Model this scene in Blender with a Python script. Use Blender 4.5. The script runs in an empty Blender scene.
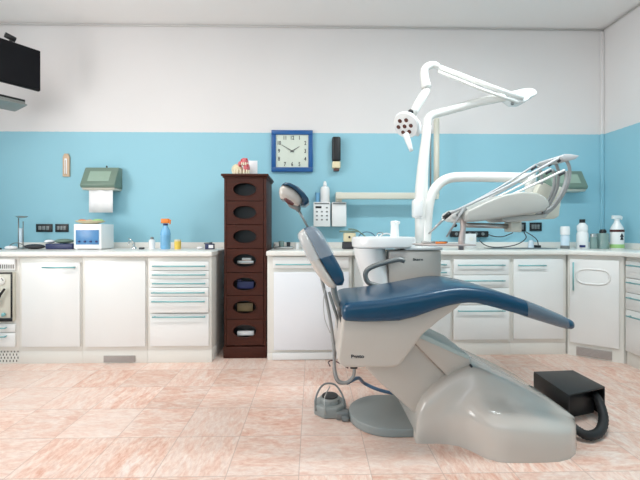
import bpy, bmesh, math, random
from mathutils import Vector, Matrix
random.seed(7)
PI = math.pi
sc = bpy.context.scene
C = sc.collection

# ------------------------------------------------------------------ camera, world, lights
H = 1.07          # eye height
F = 375.0         # focal length in pixels of the 640 px wide frame
YAW = 0.020       # camera turned a touch to the right
HY = 231.0        # horizon row
cd = bpy.data.cameras.new('camera'); cam = bpy.data.objects.new('camera', cd); C.objects.link(cam)
cd.sensor_width = 36.0; cd.lens = 36.0 * F / 640.0; cd.shift_y = (HY - 240.0) / 640.0
cd.clip_start = 0.02
cam.location = (0, 0, H); cam.rotation_euler = (PI / 2, 0, -YAW)
sc.camera = cam
sc.view_settings.view_transform = 'Standard'; sc.view_settings.look = 'None'
sc.view_settings.gamma = 1.0; sc.view_settings.use_curve_mapping = False
sc.view_settings.exposure = 0.0

w = bpy.data.worlds.new('sky'); sc.world = w; w.use_nodes = True
bg = w.node_tree.nodes['Background']; bg.inputs[0].default_value = (0.75, 0.87, 1.0, 1); bg.inputs[1].default_value = 1.2

def area(name, loc, rot, sx, sy, power, col):
    l = bpy.data.lights.new(name, 'AREA'); l.shape = 'RECTANGLE'; l.size = sx; l.size_y = sy
    l.energy = power; l.color = col
    o = bpy.data.objects.new(name, l); C.objects.link(o); o.location = loc; o.rotation_euler = rot
    return o
# daylight through the side window and the window behind the camera, plus two ceiling panels
area('window_daylight', (-3.52, 0.95, 1.7), (0, -PI / 2 - .35, 0), 1.6, 2.0, 80, (1.0, 0.975, 0.95))
area('rear_window_daylight', (0.3, -1.52, 1.85), (PI / 2 + .7, 0, 0), 3.0, 1.3, 13, (0.95, 0.98, 1.0))
PANELS = [(-1.3, 1.75), (1.35, 1.75)]
for lx, ly in PANELS:
    area('panel_light', (lx, ly, 2.985), (0, 0, 0), 1.15, 0.28, 20 if lx < 0 else 42, (1.0, 0.965, 0.93) if lx < 0 else (0.88, 0.975, 1.0))

# ------------------------------------------------------------------ picture -> place
def at(px, py, Y):
    u = (px - 320.0) / F; v = (HY - py) / F
    dx = math.sin(YAW) + u * math.cos(YAW); dy = math.cos(YAW) - u * math.sin(YAW)
    t = Y / dy
    return Vector((dx * t, Y, H + v * t))
def X(px, Y): return at(px, 0, Y).x
def Z(px, py, Y): return at(px, py, Y).z

# ------------------------------------------------------------------ materials
def lin(c):
    c = c / 255.0
    return c / 12.92 if c <= 0.04045 else ((c + 0.055) / 1.055) ** 2.4
def rgb(r, g, b): return (lin(r), lin(g), lin(b), 1.0)
def mat(name, col, rough=0.5, metal=0.0, spec=None, noise=0.0, nscale=8.0, bump=0.0, coat=0.0, alpha=None, trans=None, emit=None):
    m = bpy.data.materials.new(name); m.use_nodes = True
    nt = m.node_tree; b = nt.nodes['Principled BSDF']
    c = rgb(*col)
    b.inputs['Base Color'].default_value = c
    b.inputs['Roughness'].default_value = rough; b.inputs['Metallic'].default_value = metal
    if spec is not None: b.inputs['Specular IOR Level'].default_value = spec
    if coat: b.inputs['Coat Weight'].default_value = coat; b.inputs['Coat Roughness'].default_value = 0.1
    if trans is not None: b.inputs['Transmission Weight'].default_value = trans
    if alpha is not None: b.inputs['Alpha'].default_value = alpha
    if emit: b.inputs['Emission Color'].default_value = rgb(*emit[0]); b.inputs['Emission Strength'].default_value = emit[1]
    tc = nt.nodes.new('ShaderNodeTexCoord')
    if noise > 0 or bump > 0:
        n = nt.nodes.new('ShaderNodeTexNoise'); n.inputs['Scale'].default_value = nscale; n.inputs['Detail'].default_value = 4
        nt.links.new(tc.outputs['Object'], n.inputs['Vector'])
        if noise > 0:
            mx = nt.nodes.new('ShaderNodeMix'); mx.data_type = 'RGBA'
            mx.inputs[6].default_value = tuple(x * (1 - noise) for x in c[:3]) + (1,)
            mx.inputs[7].default_value = tuple(min(1, x * (1 + noise)) for x in c[:3]) + (1,)
            nt.links.new(n.outputs['Fac'], mx.inputs[0]); nt.links.new(mx.outputs[2], b.inputs['Base Color'])
        if bump > 0:
            bp = nt.nodes.new('ShaderNodeBump'); bp.inputs['Strength'].default_value = bump; bp.inputs['Distance'].default_value = 0.01
            nt.links.new(n.outputs['Fac'], bp.inputs['Height']); nt.links.new(bp.outputs['Normal'], b.inputs['Normal'])
    return m

def mathn(nt, op, a, b=None, clamp=False):
    n = nt.nodes.new('ShaderNodeMath'); n.operation = op; n.use_clamp = clamp
    for i, v in enumerate((a, b)):
        if v is None: continue
        if isinstance(v, (int, float)): n.inputs[i].default_value = v
        else: nt.links.new(v, n.inputs[i])
    return n.outputs[0]
def mixc(nt, f, a, b):
    n = nt.nodes.new('ShaderNodeMix'); n.data_type = 'RGBA'
    if isinstance(f, (int, float)): n.inputs[0].default_value = f
    else: nt.links.new(f, n.inputs[0])
    for k, v in ((6, a), (7, b)):
        if isinstance(v, tuple): n.inputs[k].default_value = v
        else: nt.links.new(v, n.inputs[k])
    return n.outputs[2]

BAND = 2.042
def wall_material():
    m = bpy.data.materials.new('two_tone_wall_paint'); m.use_nodes = True; nt = m.node_tree; b = nt.nodes['Principled BSDF']
    g = nt.nodes.new('ShaderNodeNewGeometry'); s = nt.nodes.new('ShaderNodeSeparateXYZ'); nt.links.new(g.outputs['Position'], s.inputs[0])
    n = nt.nodes.new('ShaderNodeTexNoise'); n.inputs['Scale'].default_value = 1.3; n.inputs['Detail'].default_value = 5
    nt.links.new(g.outputs['Position'], n.inputs['Vector'])
    blue = mixc(nt, n.outputs['Fac'], rgb(145, 198, 214), rgb(153, 204, 219))
    white = mixc(nt, n.outputs['Fac'], rgb(222, 219, 218), rgb(229, 226, 225))
    w_ = nt.nodes.new('ShaderNodeTexNoise'); w_.inputs['Scale'].default_value = 25; nt.links.new(g.outputs['Position'], w_.inputs['Vector'])
    edge = mathn(nt, 'ADD', s.outputs[2], mathn(nt, 'MULTIPLY', mathn(nt, 'SUBTRACT', w_.outputs['Fac'], 0.5), 0.008))
    f = mathn(nt, 'GREATER_THAN', edge, BAND)
    nt.links.new(mixc(nt, f, blue, white), b.inputs['Base Color'])
    b.inputs['Roughness'].default_value = 0.62
    n2 = nt.nodes.new('ShaderNodeTexNoise'); n2.inputs['Scale'].default_value = 120; nt.links.new(g.outputs['Position'], n2.inputs['Vector'])
    bp = nt.nodes.new('ShaderNodeBump'); bp.inputs['Strength'].default_value = 0.06; bp.inputs['Distance'].default_value = 0.004
    nt.links.new(n2.outputs['Fac'], bp.inputs['Height']); nt.links.new(bp.outputs['Normal'], b.inputs['Normal'])
    return m
T = 0.318
def floor_material():
    m = bpy.data.materials.new('pink_marble_tiles'); m.use_nodes = True; nt = m.node_tree; b = nt.nodes['Principled BSDF']
    g = nt.nodes.new('ShaderNodeNewGeometry'); s = nt.nodes.new('ShaderNodeSeparateXYZ'); nt.links.new(g.outputs['Position'], s.inputs[0])
    tx = mathn(nt, 'DIVIDE', mathn(nt, 'ADD', s.outputs[0], 0.06 + 20 * T), T)
    ty = mathn(nt, 'DIVIDE', mathn(nt, 'ADD', s.outputs[1], -2.28 + 20 * T), T)
    fx = mathn(nt, 'FRACT', tx); fy = mathn(nt, 'FRACT', ty)
    ex = mathn(nt, 'MINIMUM', fx, mathn(nt, 'SUBTRACT', 1.0, fx)); ey = mathn(nt, 'MINIMUM', fy, mathn(nt, 'SUBTRACT', 1.0, fy))
    grout = mathn(nt, 'LESS_THAN', mathn(nt, 'MINIMUM', ex, ey), 0.0062)
    ix = mathn(nt, 'FLOOR', tx); iy = mathn(nt, 'FLOOR', ty)
    cid = nt.nodes.new('ShaderNodeCombineXYZ'); nt.links.new(ix, cid.inputs[0]); nt.links.new(iy, cid.inputs[1])
    wn = nt.nodes.new('ShaderNodeTexWhiteNoise'); wn.noise_dimensions = '3D'; nt.links.new(cid.outputs[0], wn.inputs['Vector'])
    # each tile is cut from another place and turned another way
    off = nt.nodes.new('ShaderNodeVectorMath'); off.operation = 'MULTIPLY_ADD'
    nt.links.new(wn.outputs['Color'], off.inputs[0]); off.inputs[1].default_value = (9, 9, 9); nt.links.new(g.outputs['Position'], off.inputs[2])
    rot = nt.nodes.new('ShaderNodeVectorRotate'); rot.rotation_type = 'Z_AXIS'; nt.links.new(off.outputs[0], rot.inputs['Vector'])
    nt.links.new(mathn(nt, 'MULTIPLY', mathn(nt, 'FLOOR', mathn(nt, 'MULTIPLY', wn.outputs['Value'], 4.0)), 1.571), rot.inputs['Angle'])
    mp = nt.nodes.new('ShaderNodeMapping'); mp.inputs['Scale'].default_value = (1.0, 2.6, 1); mp.inputs['Rotation'].default_value = (0, 0, 0.6)
    nt.links.new(rot.outputs[0], mp.inputs['Vector'])
    n1 = nt.nodes.new('ShaderNodeTexNoise'); n1.inputs['Scale'].default_value = 6.5; n1.inputs['Detail'].default_value = 9; n1.inputs['Roughness'].default_value = 0.62; n1.inputs['Distortion'].default_value = 0.9
    nt.links.new(mp.outputs[0], n1.inputs['Vector'])
    n2 = nt.nodes.new('ShaderNodeTexNoise'); n2.inputs['Scale'].default_value = 24; n2.inputs['Detail'].default_value = 8; n2.inputs['Roughness'].default_value = 0.7; n2.inputs['Distortion'].default_value = 0.6
    nt.links.new(mp.outputs[0], n2.inputs['Vector'])
    r = nt.nodes.new('ShaderNodeValToRGB'); nt.links.new(n1.outputs['Fac'], r.inputs[0])
    e = r.color_ramp.elements; e[0].position = 0.32; e[0].color = rgb(222, 152, 122); e[1].position = 0.68; e[1].color = rgb(243, 230, 222)
    k = e.new(0.45); k.color = rgb(231, 184, 160); k = e.new(0.54); k.color = rgb(238, 212, 196)
    r2 = nt.nodes.new('ShaderNodeValToRGB'); nt.links.new(n2.outputs['Fac'], r2.inputs[0])
    e = r2.color_ramp.elements; e[0].position = 0.36; e[0].color = rgb(196, 140, 120); e[1].position = 0.62; e[1].color = rgb(242, 222, 210)
    col = mixc(nt, 0.5, r.outputs[0], r2.outputs[0])
    pale = mathn(nt, 'MULTIPLY', mathn(nt, 'FRACT', mathn(nt, 'MULTIPLY', wn.outputs['Value'], 7.3)), 0.45)
    col = mixc(nt, pale, col, rgb(243, 228, 218))
    tone = mathn(nt, 'ADD', mathn(nt, 'MULTIPLY', wn.outputs['Value'], 0.10), 0.92)
    tn = nt.nodes.new('ShaderNodeVectorMath'); tn.operation = 'SCALE'; nt.links.new(col, tn.inputs[0]); nt.links.new(tone, tn.inputs['Scale'])
    col = mixc(nt, mathn(nt, 'MULTIPLY', grout, 0.5), tn.outputs[0], rgb(165, 140, 130))
    nt.links.new(col, b.inputs['Base Color'])
    b.inputs['Roughness'].default_value = 0.38
    bp = nt.nodes.new('ShaderNodeBump'); bp.inputs['Strength'].default_value = 0.3; bp.inputs['Distance'].default_value = 0.002; bp.invert = True
    nt.links.new(grout, bp.inputs['Height']); nt.links.new(bp.outputs['Normal'], b.inputs['Normal'])
    return m
def wood_material():
    m = bpy.data.materials.new('dark_mahogany'); m.use_nodes = True; nt = m.node_tree; b = nt.nodes['Principled BSDF']
    g = nt.nodes.new('ShaderNodeNewGeometry'); mp = nt.nodes.new('ShaderNodeMapping'); mp.inputs['Scale'].default_value = (2.0, 2.0, 14.0)
    nt.links.new(g.outputs['Position'], mp.inputs['Vector'])
    n = nt.nodes.new('ShaderNodeTexNoise'); n.inputs['Scale'].default_value = 4; n.inputs['Detail'].default_value = 8; n.inputs['Distortion'].default_value = 1.2
    nt.links.new(mp.outputs[0], n.inputs['Vector'])
    nt.links.new(mixc(nt, n.outputs['Fac'], rgb(40, 15, 8), rgb(80, 34, 18)), b.inputs['Base Color'])
    b.inputs['Roughness'].default_value = 0.5; b.inputs['Specular IOR Level'].default_value = 0.3
    return m

M = dict(
    wall=wall_material(), floor=floor_material(), wood=wood_material(),
    ceiling=mat('ceiling_paint', (240, 237, 235), 0.8, noise=0.02, nscale=1.5),
    trim=mat('trim_paint', (206, 203, 200), 0.5, noise=0.05),
    cab=mat('cream_laminate', (233, 231, 224), 0.3, noise=0.01, nscale=3),
    cabfront=mat('white_laminate', (240, 240, 238), 0.22, noise=0.01, nscale=3),
    worktop=mat('worktop_laminate', (238, 236, 230), 0.28, noise=0.015, nscale=30),
    whitepanel=mat('bright_white_panel', (238, 241, 246), 0.25),
    teal=mat('teal_handle', (132, 188, 192), 0.3, metal=0.2),
    grille=mat('grey_beige_grille', (186, 178, 174), 0.4, metal=0.3, noise=0.1, nscale=40),
    slot=mat('dark_slot', (70, 66, 62), 0.8),
    shell=mat('white_shell', (199, 192, 184), 0.16, coat=0.6, noise=0.008, nscale=2),
    beige=mat('beige_shell', (198, 190, 181), 0.32, noise=0.01, nscale=3),
    greyshell=mat('light_grey_shell', (184, 184, 178), 0.35),
    whiteplastic=mat('white_plastic', (238, 240, 240), 0.25, coat=0.3),
    enamel=mat('white_enamel_tube', (238, 238, 234), 0.22, coat=0.4),
    ivory=mat('ivory_enamel', (214, 212, 198), 0.35),
    blue=mat('blue_upholstery', (5, 62, 92), 0.3, spec=.4, coat=0.22, noise=0.05, nscale=60, bump=0.02),
    slate=mat('slate_plastic', (144, 150, 149), 0.45, noise=0.02),
    slatelight=mat('bluegrey_cover', (178, 192, 190), 0.35, noise=0.05, nscale=12),
    steelgrey=mat('grey_metal', (128, 132, 132), 0.38, metal=0.4),
    steel=mat('brushed_steel', (190, 190, 188), 0.28, metal=0.9, noise=0.04, nscale=40),
    chrome=mat('chrome', (220, 222, 224), 0.12, metal=1.0),
    black=mat('black_plastic', (22, 23, 26), 0.4),
    trimsilver=mat('dull_silver', (150, 154, 150), 0.45, metal=0.2),
    blackplain=mat('matt_black', (16, 17, 20), 0.6, spec=.2),
    blackbox=mat('black_painted_metal', (30, 28, 29), 0.45, noise=0.06, nscale=20),
    rubber=mat('black_rubber', (26, 26, 28), 0.6),
    screen=mat('dark_screen', (14, 15, 20), 0.5, spec=.15),
    darkglass=mat('dark_glass', (22, 20, 22), 0.12, coat=0.5),
    clockblue=mat('clock_blue', (12, 84, 148), 0.35),
    clockface=mat('clock_face', (212, 220, 208), 0.5),
    cream=mat('cream_plastic', (228, 216, 180), 0.5),
    tanwood=mat('tan_wood', (206, 178, 150), 0.55, noise=0.1, nscale=30),
    paper=mat('white_paper', (246, 246, 248), 0.8),
    smoke=mat('smoked_green_cover', (152, 176, 160), 0.25, noise=0.06, nscale=14),
    smokedark=mat('dark_green_cover', (116, 138, 124), 0.3, noise=0.06, nscale=14),
    hose=mat('grey_hose', (150, 152, 152), 0.45),
    hoselight=mat('light_grey_hose', (186, 188, 190), 0.4),
    bluehose=mat('blue_hose', (86, 118, 150), 0.4),
    orange=mat('orange_plastic', (236, 132, 50), 0.4),
    navy=mat('navy_plastic', (44, 52, 104), 0.4),
    skyblue=mat('sky_blue_liquid', (128, 188, 228), 0.25),
    lightblue=mat('light_blue_plastic', (118, 176, 214), 0.35),
    yellow=mat('yellow_plastic', (238, 206, 92), 0.45),
    green=mat('green_plastic', (158, 204, 130), 0.5),
    red=mat('red_plastic', (196, 62, 58), 0.45),
    pink=mat('pink_gum', (214, 112, 118), 0.4, noise=0.05, nscale=40),
    tooth=mat('tooth_ivory', (238, 226, 200), 0.3),
    display=mat('blue_panel', (84, 138, 188), 0.3, noise=0.1, nscale=20),
    brown=mat('brown_lens', (96, 58, 52), 0.25),
    maroon=mat('maroon_joint', (82, 36, 36), 0.5),
    jar=mat('grey_green_glass', (132, 158, 154), 0.15, noise=0.1, nscale=30),
    ink=mat('dark_ink', (52, 54, 60), 0.6),
    bluebox=mat('deep_blue_box', (38, 48, 92), 0.4),
    olive=mat('olive_box', (112, 96, 66), 0.5),
    film=mat('clear_plastic_film', (205, 214, 222), 0.3, alpha=0.3, coat=0.4),
    filmgrey=mat('grey_plastic_sleeve', (122, 132, 144), 0.24, alpha=0.62, coat=0.4),
    plastictray=mat('rose_grey_metal', (206, 192, 187), 0.35, metal=0.4),
    glass=mat('window_glass', (240, 246, 250), 0.02, alpha=0.12),
    panel=mat('lit_diffuser', (255, 252, 246), 0.5, emit=((255, 250, 240), 1.5)),
    dial=mat('dial_face', (232, 232, 226), 0.4),
    clearplastic=mat('clear_bottle', (206, 224, 236), 0.12, coat=0.5),
)

# ------------------------------------------------------------------ mesh helpers
def NB(): return bmesh.new()
def merge(dst, src):
    me = bpy.data.meshes.new('t'); src.to_mesh(me); src.free(); dst.from_mesh(me); bpy.data.meshes.remove(me)
def box(bm, x0, x1, y0, y1, z0, z1, bev=0.0, seg=2, Mx=None):
    b = NB()
    vs = [b.verts.new((x, y, z)) for z in (z0, z1) for y in (y0, y1) for x in (x0, x1)]
    for f in ((0, 2, 3, 1), (4, 5, 7, 6), (0, 1, 5, 4), (2, 6, 7, 3), (0, 4, 6, 2), (1, 3, 7, 5)): b.faces.new([vs[i] for i in f])
    bmesh.ops.recalc_face_normals(b, faces=b.faces[:])
    if bev > 0: bmesh.ops.bevel(b, geom=b.edges[:], offset=bev, segments=seg, affect='EDGES', profile=0.5)
    if Mx is not None: b.transform(Mx)
    merge(bm, b); return bm
def prism(bm, pts, y0, y1, bev=0.0, seg=3, Mx=None):
    """outline of (x,z) points, given depth from y0 to y1"""
    b = NB()
    a = [b.verts.new((p[0], y0, p[1])) for p in pts]; c = [b.verts.new((p[0], y1, p[1])) for p in pts]; n = len(pts)
    b.faces.new(a); b.faces.new(c[::-1])
    for i in range(n): b.faces.new((a[i], c[i], c[(i + 1) % n], a[(i + 1) % n]))
    bmesh.ops.recalc_face_normals(b, faces=b.faces[:])
    if bev > 0: bmesh.ops.bevel(b, geom=b.edges[:], offset=bev, segments=seg, affect='EDGES', profile=0.5, clamp_overlap=True)
    if Mx is not None: b.transform(Mx)
    merge(bm, b); return bm
def zprism(bm, pts, z0, z1, bev=0.0, seg=2):
    """plan outline of (x,y) points"""
    b = NB()
    a = [b.verts.new((p[0], p[1], z0)) for p in pts]; c = [b.verts.new((p[0], p[1], z1)) for p in pts]; n = len(pts)
    b.faces.new(a); b.faces.new(c[::-1])
    for i in range(n): b.faces.new((a[i], c[i], c[(i + 1) % n], a[(i + 1) % n]))
    bmesh.ops.recalc_face_normals(b, faces=b.faces[:])
    if bev > 0: bmesh.ops.bevel(b, geom=b.edges[:], offset=bev, segments=seg, affect='EDGES', profile=0.5, clamp_overlap=True)
    merge(bm, b); return bm
def smoothpath(pts, n=6):
    P = [Vector(p) for p in pts]
    if len(P) < 3: return P
    out = []
    for i in range(len(P) - 1):
        p0 = P[i - 1] if i > 0 else P[i] * 2 - P[i + 1]; p1, p2 = P[i], P[i + 1]
        p3 = P[i + 2] if i + 2 < len(P) else P[i + 1] * 2 - P[i]
        for k in range(n):
            t = k / n; t2, t3 = t * t, t * t * t
            out.append(0.5 * ((2 * p1) + (p2 - p0) * t + (2 * p0 - 5 * p1 + 4 * p2 - p3) * t2 + (3 * p1 - p0 - 3 * p2 + p3) * t3))
    out.append(P[-1]); return out
def tube(bm, pts, r, seg=10, smooth=0, closed=False, squash=1.0):
    P = smoothpath(pts, smooth) if smooth else [Vector(p) for p in pts]
    n = len(P); R = r if isinstance(r, (list, tuple)) else [r] * n
    if len(R) != n: R = [R[0] + (R[-1] - R[0]) * 0 + _lerp(R, i / (n - 1)) - R[0] for i in range(n)]
    rings = []; up = None
    for i in range(n):
        if closed: t = (P[(i + 1) % n] - P[i - 1])
        else: t = P[min(i + 1, n - 1)] - P[max(i - 1, 0)]
        t.normalize()
        if up is None:
            up = Vector((0, 1, 0)) if abs(t.y) < 0.9 else Vector((1, 0, 0))
        a = up - t * up.dot(t)
        if a.length < 1e-5: a = t.orthogonal()
        a.normalize(); b_ = t.cross(a); up = a
        rings.append([bm.verts.new(P[i] + (a * math.cos(2 * PI * k / seg) + b_ * math.sin(2 * PI * k / seg) * squash) * R[i]) for k in range(seg)])
    m = n if closed else n - 1
    for i in range(m):
        A, B = rings[i], rings[(i + 1) % n]
        for k in range(seg): bm.faces.new((A[k], A[(k + 1) % seg], B[(k + 1) % seg], B[k]))
    if not closed: bm.faces.new(rings[0][::-1]); bm.faces.new(rings[-1])
    return bm
def _lerp(R, t):
    x = t * (len(R) - 1); i = min(int(x), len(R) - 2); return R[i] + (R[i + 1] - R[i]) * (x - i)
def lathe(bm, prof, c=(0, 0, 0), seg=24, Mx=None):
    b = NB(); rings = []
    for r, z in prof:
        if r < 1e-6: rings.append([b.verts.new((0, 0, z))])
        else: rings.append([b.verts.new((r * math.cos(2 * PI * k / seg), r * math.sin(2 * PI * k / seg), z)) for k in range(seg)])
    for A, B in zip(rings, rings[1:]):
        for k in range(seg):
            k2 = (k + 1) % seg
            if len(A) == 1 and len(B) == 1: continue
            if len(A) == 1: b.faces.new((A[0], B[k2], B[k]))
            elif len(B) == 1: b.faces.new((A[k], A[k2], B[0]))
            else: b.faces.new((A[k], A[k2], B[k2], B[k]))
    if len(rings[0]) > 1: b.faces.new(rings[0][::-1])
    if len(rings[-1]) > 1: b.faces.new(rings[-1])
    bmesh.ops.recalc_face_normals(b, faces=b.faces[:])
    if Mx is not None: b.transform(Mx)
    b.transform(Matrix.Translation(Vector(c))); merge(bm, b); return bm
def loft(bm, rings, caps=True):
    b = NB(); V = [[b.verts.new(p) for p in r] for r in rings]; n = len(V[0])
    for A, B in zip(V, V[1:]):
        for k in range(n): b.faces.new((A[k], A[(k + 1) % n], B[(k + 1) % n], B[k]))
    if caps: b.faces.new(V[0][::-1]); b.faces.new(V[-1])
    bmesh.ops.recalc_face_normals(b, faces=b.faces[:]); merge(bm, b); return bm
def ell(bm, c, rx, ry, rz, seg=20, Mx=None):
    b = NB(); bmesh.ops.create_uvsphere(b, u_segments=seg, v_segments=max(8, seg // 2), radius=1.0)
    b.transform(Matrix.Diagonal((rx, ry, rz, 1)))
    if Mx is not None: b.transform(Mx)
    b.transform(Matrix.Translation(Vector(c))); merge(bm, b); return bm
def frame_to(d, up=(0, 0, 1)):
    """rotation that takes +Z to direction d"""
    d = Vector(d).normalized(); return d.to_track_quat('Z', 'Y').to_matrix().to_4x4()
def text(bm, s, size, Mx, depth=0.0006, bold=0.0):
    cu = bpy.data.curves.new('t', 'FONT'); cu.body = s; cu.size = size; cu.extrude = depth; cu.offset = bold
    cu.align_x = 'CENTER'; cu.align_y = 'CENTER'
    o = bpy.data.objects.new('t', cu); C.objects.link(o)
    dg = bpy.context.evaluated_depsgraph_get(); me = bpy.data.meshes.new_from_object(o.evaluated_get(dg))
    b = NB(); b.from_mesh(me); b.transform(Mx); merge(bm, b)
    bpy.data.objects.remove(o); bpy.data.curves.remove(cu); bpy.data.meshes.remove(me)
FACING = Matrix.Rotation(PI / 2, 4, 'X')      # lettering that faces the room from the far wall
def T3(x, y, z): return Matrix.Translation((x, y, z))

# ------------------------------------------------------------------ things and parts
def _root(p):
    while p.parent: p = p.parent
    return p
def _mesh(name, bm, m, sub=0, smooth=True, angle=35):
    me = bpy.data.meshes.new(name)
    for f in bm.faces: f.smooth = smooth
    if smooth:
        for e in bm.edges:
            if len(e.link_faces) == 2 and e.calc_face_angle(0) > math.radians(angle): e.smooth = False
    bm.to_mesh(me); bm.free(); me.materials.append(m if not isinstance(m, str) else M[m])
    o = bpy.data.objects.new(name, me); C.objects.link(o)
    if sub:
        s = o.modifiers.new('Subdivision', 'SUBSURF'); s.levels = sub; s.render_levels = sub
    return o
def thing(name, label, cat, loc, rotz=0.0, group=None):
    o = bpy.data.objects.new(name, None); C.objects.link(o); o.empty_display_size = 0.1
    o.location = loc; o.rotation_euler = (0, 0, rotz); o['label'] = label; o['category'] = cat
    if group: o['group'] = group
    return o
def part(name, bm, m, parent, label=None, world=True, sub=0, angle=35):
    r = _root(parent)
    if world:
        Mw = Matrix.Translation(r.location) @ r.rotation_euler.to_matrix().to_4x4()
        bm.transform(Mw.inverted())
    o = _mesh(name, bm, m, sub, angle=angle); o.parent = parent
    if label: o['label'] = label
    return o
def solo(name, bm, m, label, cat, group=None, sub=0, angle=35):
    xs = [v.co.x for v in bm.verts]; ys = [v.co.y for v in bm.verts]; zs = [v.co.z for v in bm.verts]
    c = Vector(((min(xs) + max(xs)) / 2, (min(ys) + max(ys)) / 2, min(zs)))
    bm.transform(Matrix.Translation(-c)); o = _mesh(name, bm, m, sub, angle=angle); o.location = c
    o['label'] = label; o['category'] = cat
    if group: o['group'] = group
    return o
def struct(name, bm, m, parent=None):
    o = _mesh(name, bm, m, 0, angle=35)
    if parent: o.parent = parent
    else: o['kind'] = 'structure'
    return o

# ================================================================== THE ROOM
YW = 3.72                      # far wall
XR = at(603, 100, YW).x        # right wall
XL = -3.6; YB = -1.6; CH = 3.10
struct('floor', box(NB(), XL - .2, XR + .2, YB - .2, YW + .2, -0.1, 0), 'floor')
struct('ceiling', box(NB(), XL - .2, XR + .2, YB - .2, YW + .2, CH, CH + .1), 'ceiling')
struct('wall_back', box(NB(), XL - .2, XR + .2, YW, YW + .15, 0, CH), 'wall')
struct('wall_right', box(NB(), XR, XR + .15, YB, YW, 0, CH), 'wall')
def holed(axis, c0, c1, a0, a1, h0, h1, u0, u1):
    b = NB()
    def put(p, q, z0, z1):
        if axis == 'x': box(b, c0, c1, p, q, z0, z1)
        else: box(b, p, q, c0, c1, z0, z1)
    put(u0, a0, 0, CH); put(a1, u1, 0, CH); put(a0, a1, 0, h0); put(a0, a1, h1, CH)
    return b
struct('wall_left', holed('x', XL - .15, XL, -.1, 2.0, 0.88, 2.54, YB, YW), 'wall')
struct('wall_front', holed('y', YB - .15, YB, -1.3, 1.9, 1.15, 2.55, XL, XR), 'wall')
def window(name, axis, c, a0, a1, h0, h1):
    f = NB(); t = 0.05
    def put(p, q, z0, z1, d=0.03):
        if axis == 'x': box(f, c - d, c + d, p, q, z0, z1, 0.004)
        else: box(f, p, q, c - d, c + d, z0, z1, 0.004)
    put(a0, a0 + t, h0, h1); put(a1 - t, a1, h0, h1); put(a0, a1, h0, h0 + t); put(a0, a1, h1 - t, h1)
    m_ = (a0 + a1) / 2; put(m_ - t / 2, m_ + t / 2, h0, h1)
    o = struct(name, f, 'whiteplastic')
    g = NB()
    if axis == 'x': box(g, c - .004, c + .004, a0 + t, a1 - t, h0 + t, h1 - t)
    else: box(g, a0 + t, a1 - t, c - .004, c + .004, h0 + t, h1 - t)
    struct('pane', g, 'glass', o)
window('window_1', 'x', XL - .1, -.1, 2.0, 0.88, 2.54)
window('window_2', 'y', YB - .1, -1.3, 1.9, 1.15, 2.55)
# thin cove moulding along the top of the walls, cable duct in the corner
struct('trim_1', tube(NB(), [(XL, YW - .012, CH - .02), (XR, YW - .012, CH - .015)], 0.006, 8), 'trim')
struct('trim_2', tube(NB(), [(XR - .012, YW - .02, CH - .015), (XR - .012, YB, CH - .015)], 0.006, 8), 'trim')
struct('trim_3', box(NB(), XR - .034, XR - .002, YW - .022, YW, .95, CH - .03, 0.004), 'wall')
for i, (lx, ly) in enumerate(PANELS):
    t = thing('ceiling_light', ['long ceiling panel light on the window side', 'long ceiling panel light on the cabinet side'][i], 'ceiling light', (lx, ly, CH - .07))
    part('housing', box(NB(), lx - .62, lx + .62, ly - .18, ly + .18, CH - .05, CH, .006), 'enamel', t)
    part('diffuser', box(NB(), lx - .59, lx + .59, ly - .15, ly + .15, CH - .07, CH - .05, .006), 'panel', t)

# ================================================================== CABINETS
WT = 0.905; WB = 0.865       # worktop top and underside
def hbar(x0, x1, z, r=0.0058):
    b = NB(); tube(b, [(x0, -.045, z), (x1, -.045, z)], r, 8)
    for x in (x0 + .012, x1 - .012): tube(b, [(x, -.043, z), (x, -.017, z)], r * .9, 8)
    return b
def vbar(x, z0, z1, r=0.0058):
    b = NB(); tube(b, [(x, -.045, z0), (x, -.045, z1)], r, 8)
    for z in (z0 + .012, z1 - .012): tube(b, [(x, -.043, z), (x, -.017, z)], r * .9, 8)
    return b
def cabinet(label, px0, px1, Yf, fronts, back=None, plinth=0.075, floor_gap=0.0, rot=0.0, origin=None, width=None, depth=None, mono='cab', name='base_cabinet', recess=.02):
    """fronts: (kind, x0, x1, z0, z1, handle, out, material) in local metres; front face of the doors at local y=-0.018"""
    if origin is None:
        x0 = X(px0, Yf); x1 = X(px1, Yf); width = x1 - x0; origin = (x0, Yf + .018, 0); depth = (YW - .003) - (Yf + .018)
    t = thing(name, label, 'cabinet', origin, rot)
    body = NB(); box(body, .0005, width - .0005, 0, depth, plinth, WB - .001, .002)
    part('carcass', body, mono, t, world=False)
    p = NB(); box(p, .0005, width - .0005, recess, depth, 0, plinth - .0005, .001); part('plinth', p, mono, t, world=False)
    for f in fronts:
        kind, a, b_, z0, z1, hd = f[:6]; out = f[6] if len(f) > 6 else 0.0; mm = f[7] if len(f) > 7 else 'cabfront'
        d = NB(); box(d, a, b_, -.018 - out, -.001 if not out else .0 - .001, z0, z1, .003)
        if kind == 'oval_door':       # raised oval rim pressed in the door
            cx = (a + b_) / 2 + .01; cz = z1 - .16; pts = []
            for k in range(40):
                an = 2 * PI * k / 40; ca, sa = math.cos(an), math.sin(an)
                pts.append((cx + .12 * math.copysign(abs(ca) ** .6, ca), -.018, cz + .06 * math.copysign(abs(sa) ** .8, sa)))
            tube(d, pts, .006, 8, closed=True)
        o = part('door' if 'door' in kind else ('panel' if kind == 'panel' else 'drawer'), d, mm, t, world=False)
        if hd:
            if hd[0] == 'h': hb = hbar(hd[1], hd[2], hd[3])
            else: hb = vbar(hd[1], hd[2], hd[3])
            if out: hb.transform(T3(0, -out, 0))
            part('handle', hb, 'teal', o, world=False, label='teal bar handle')
    return t
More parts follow.
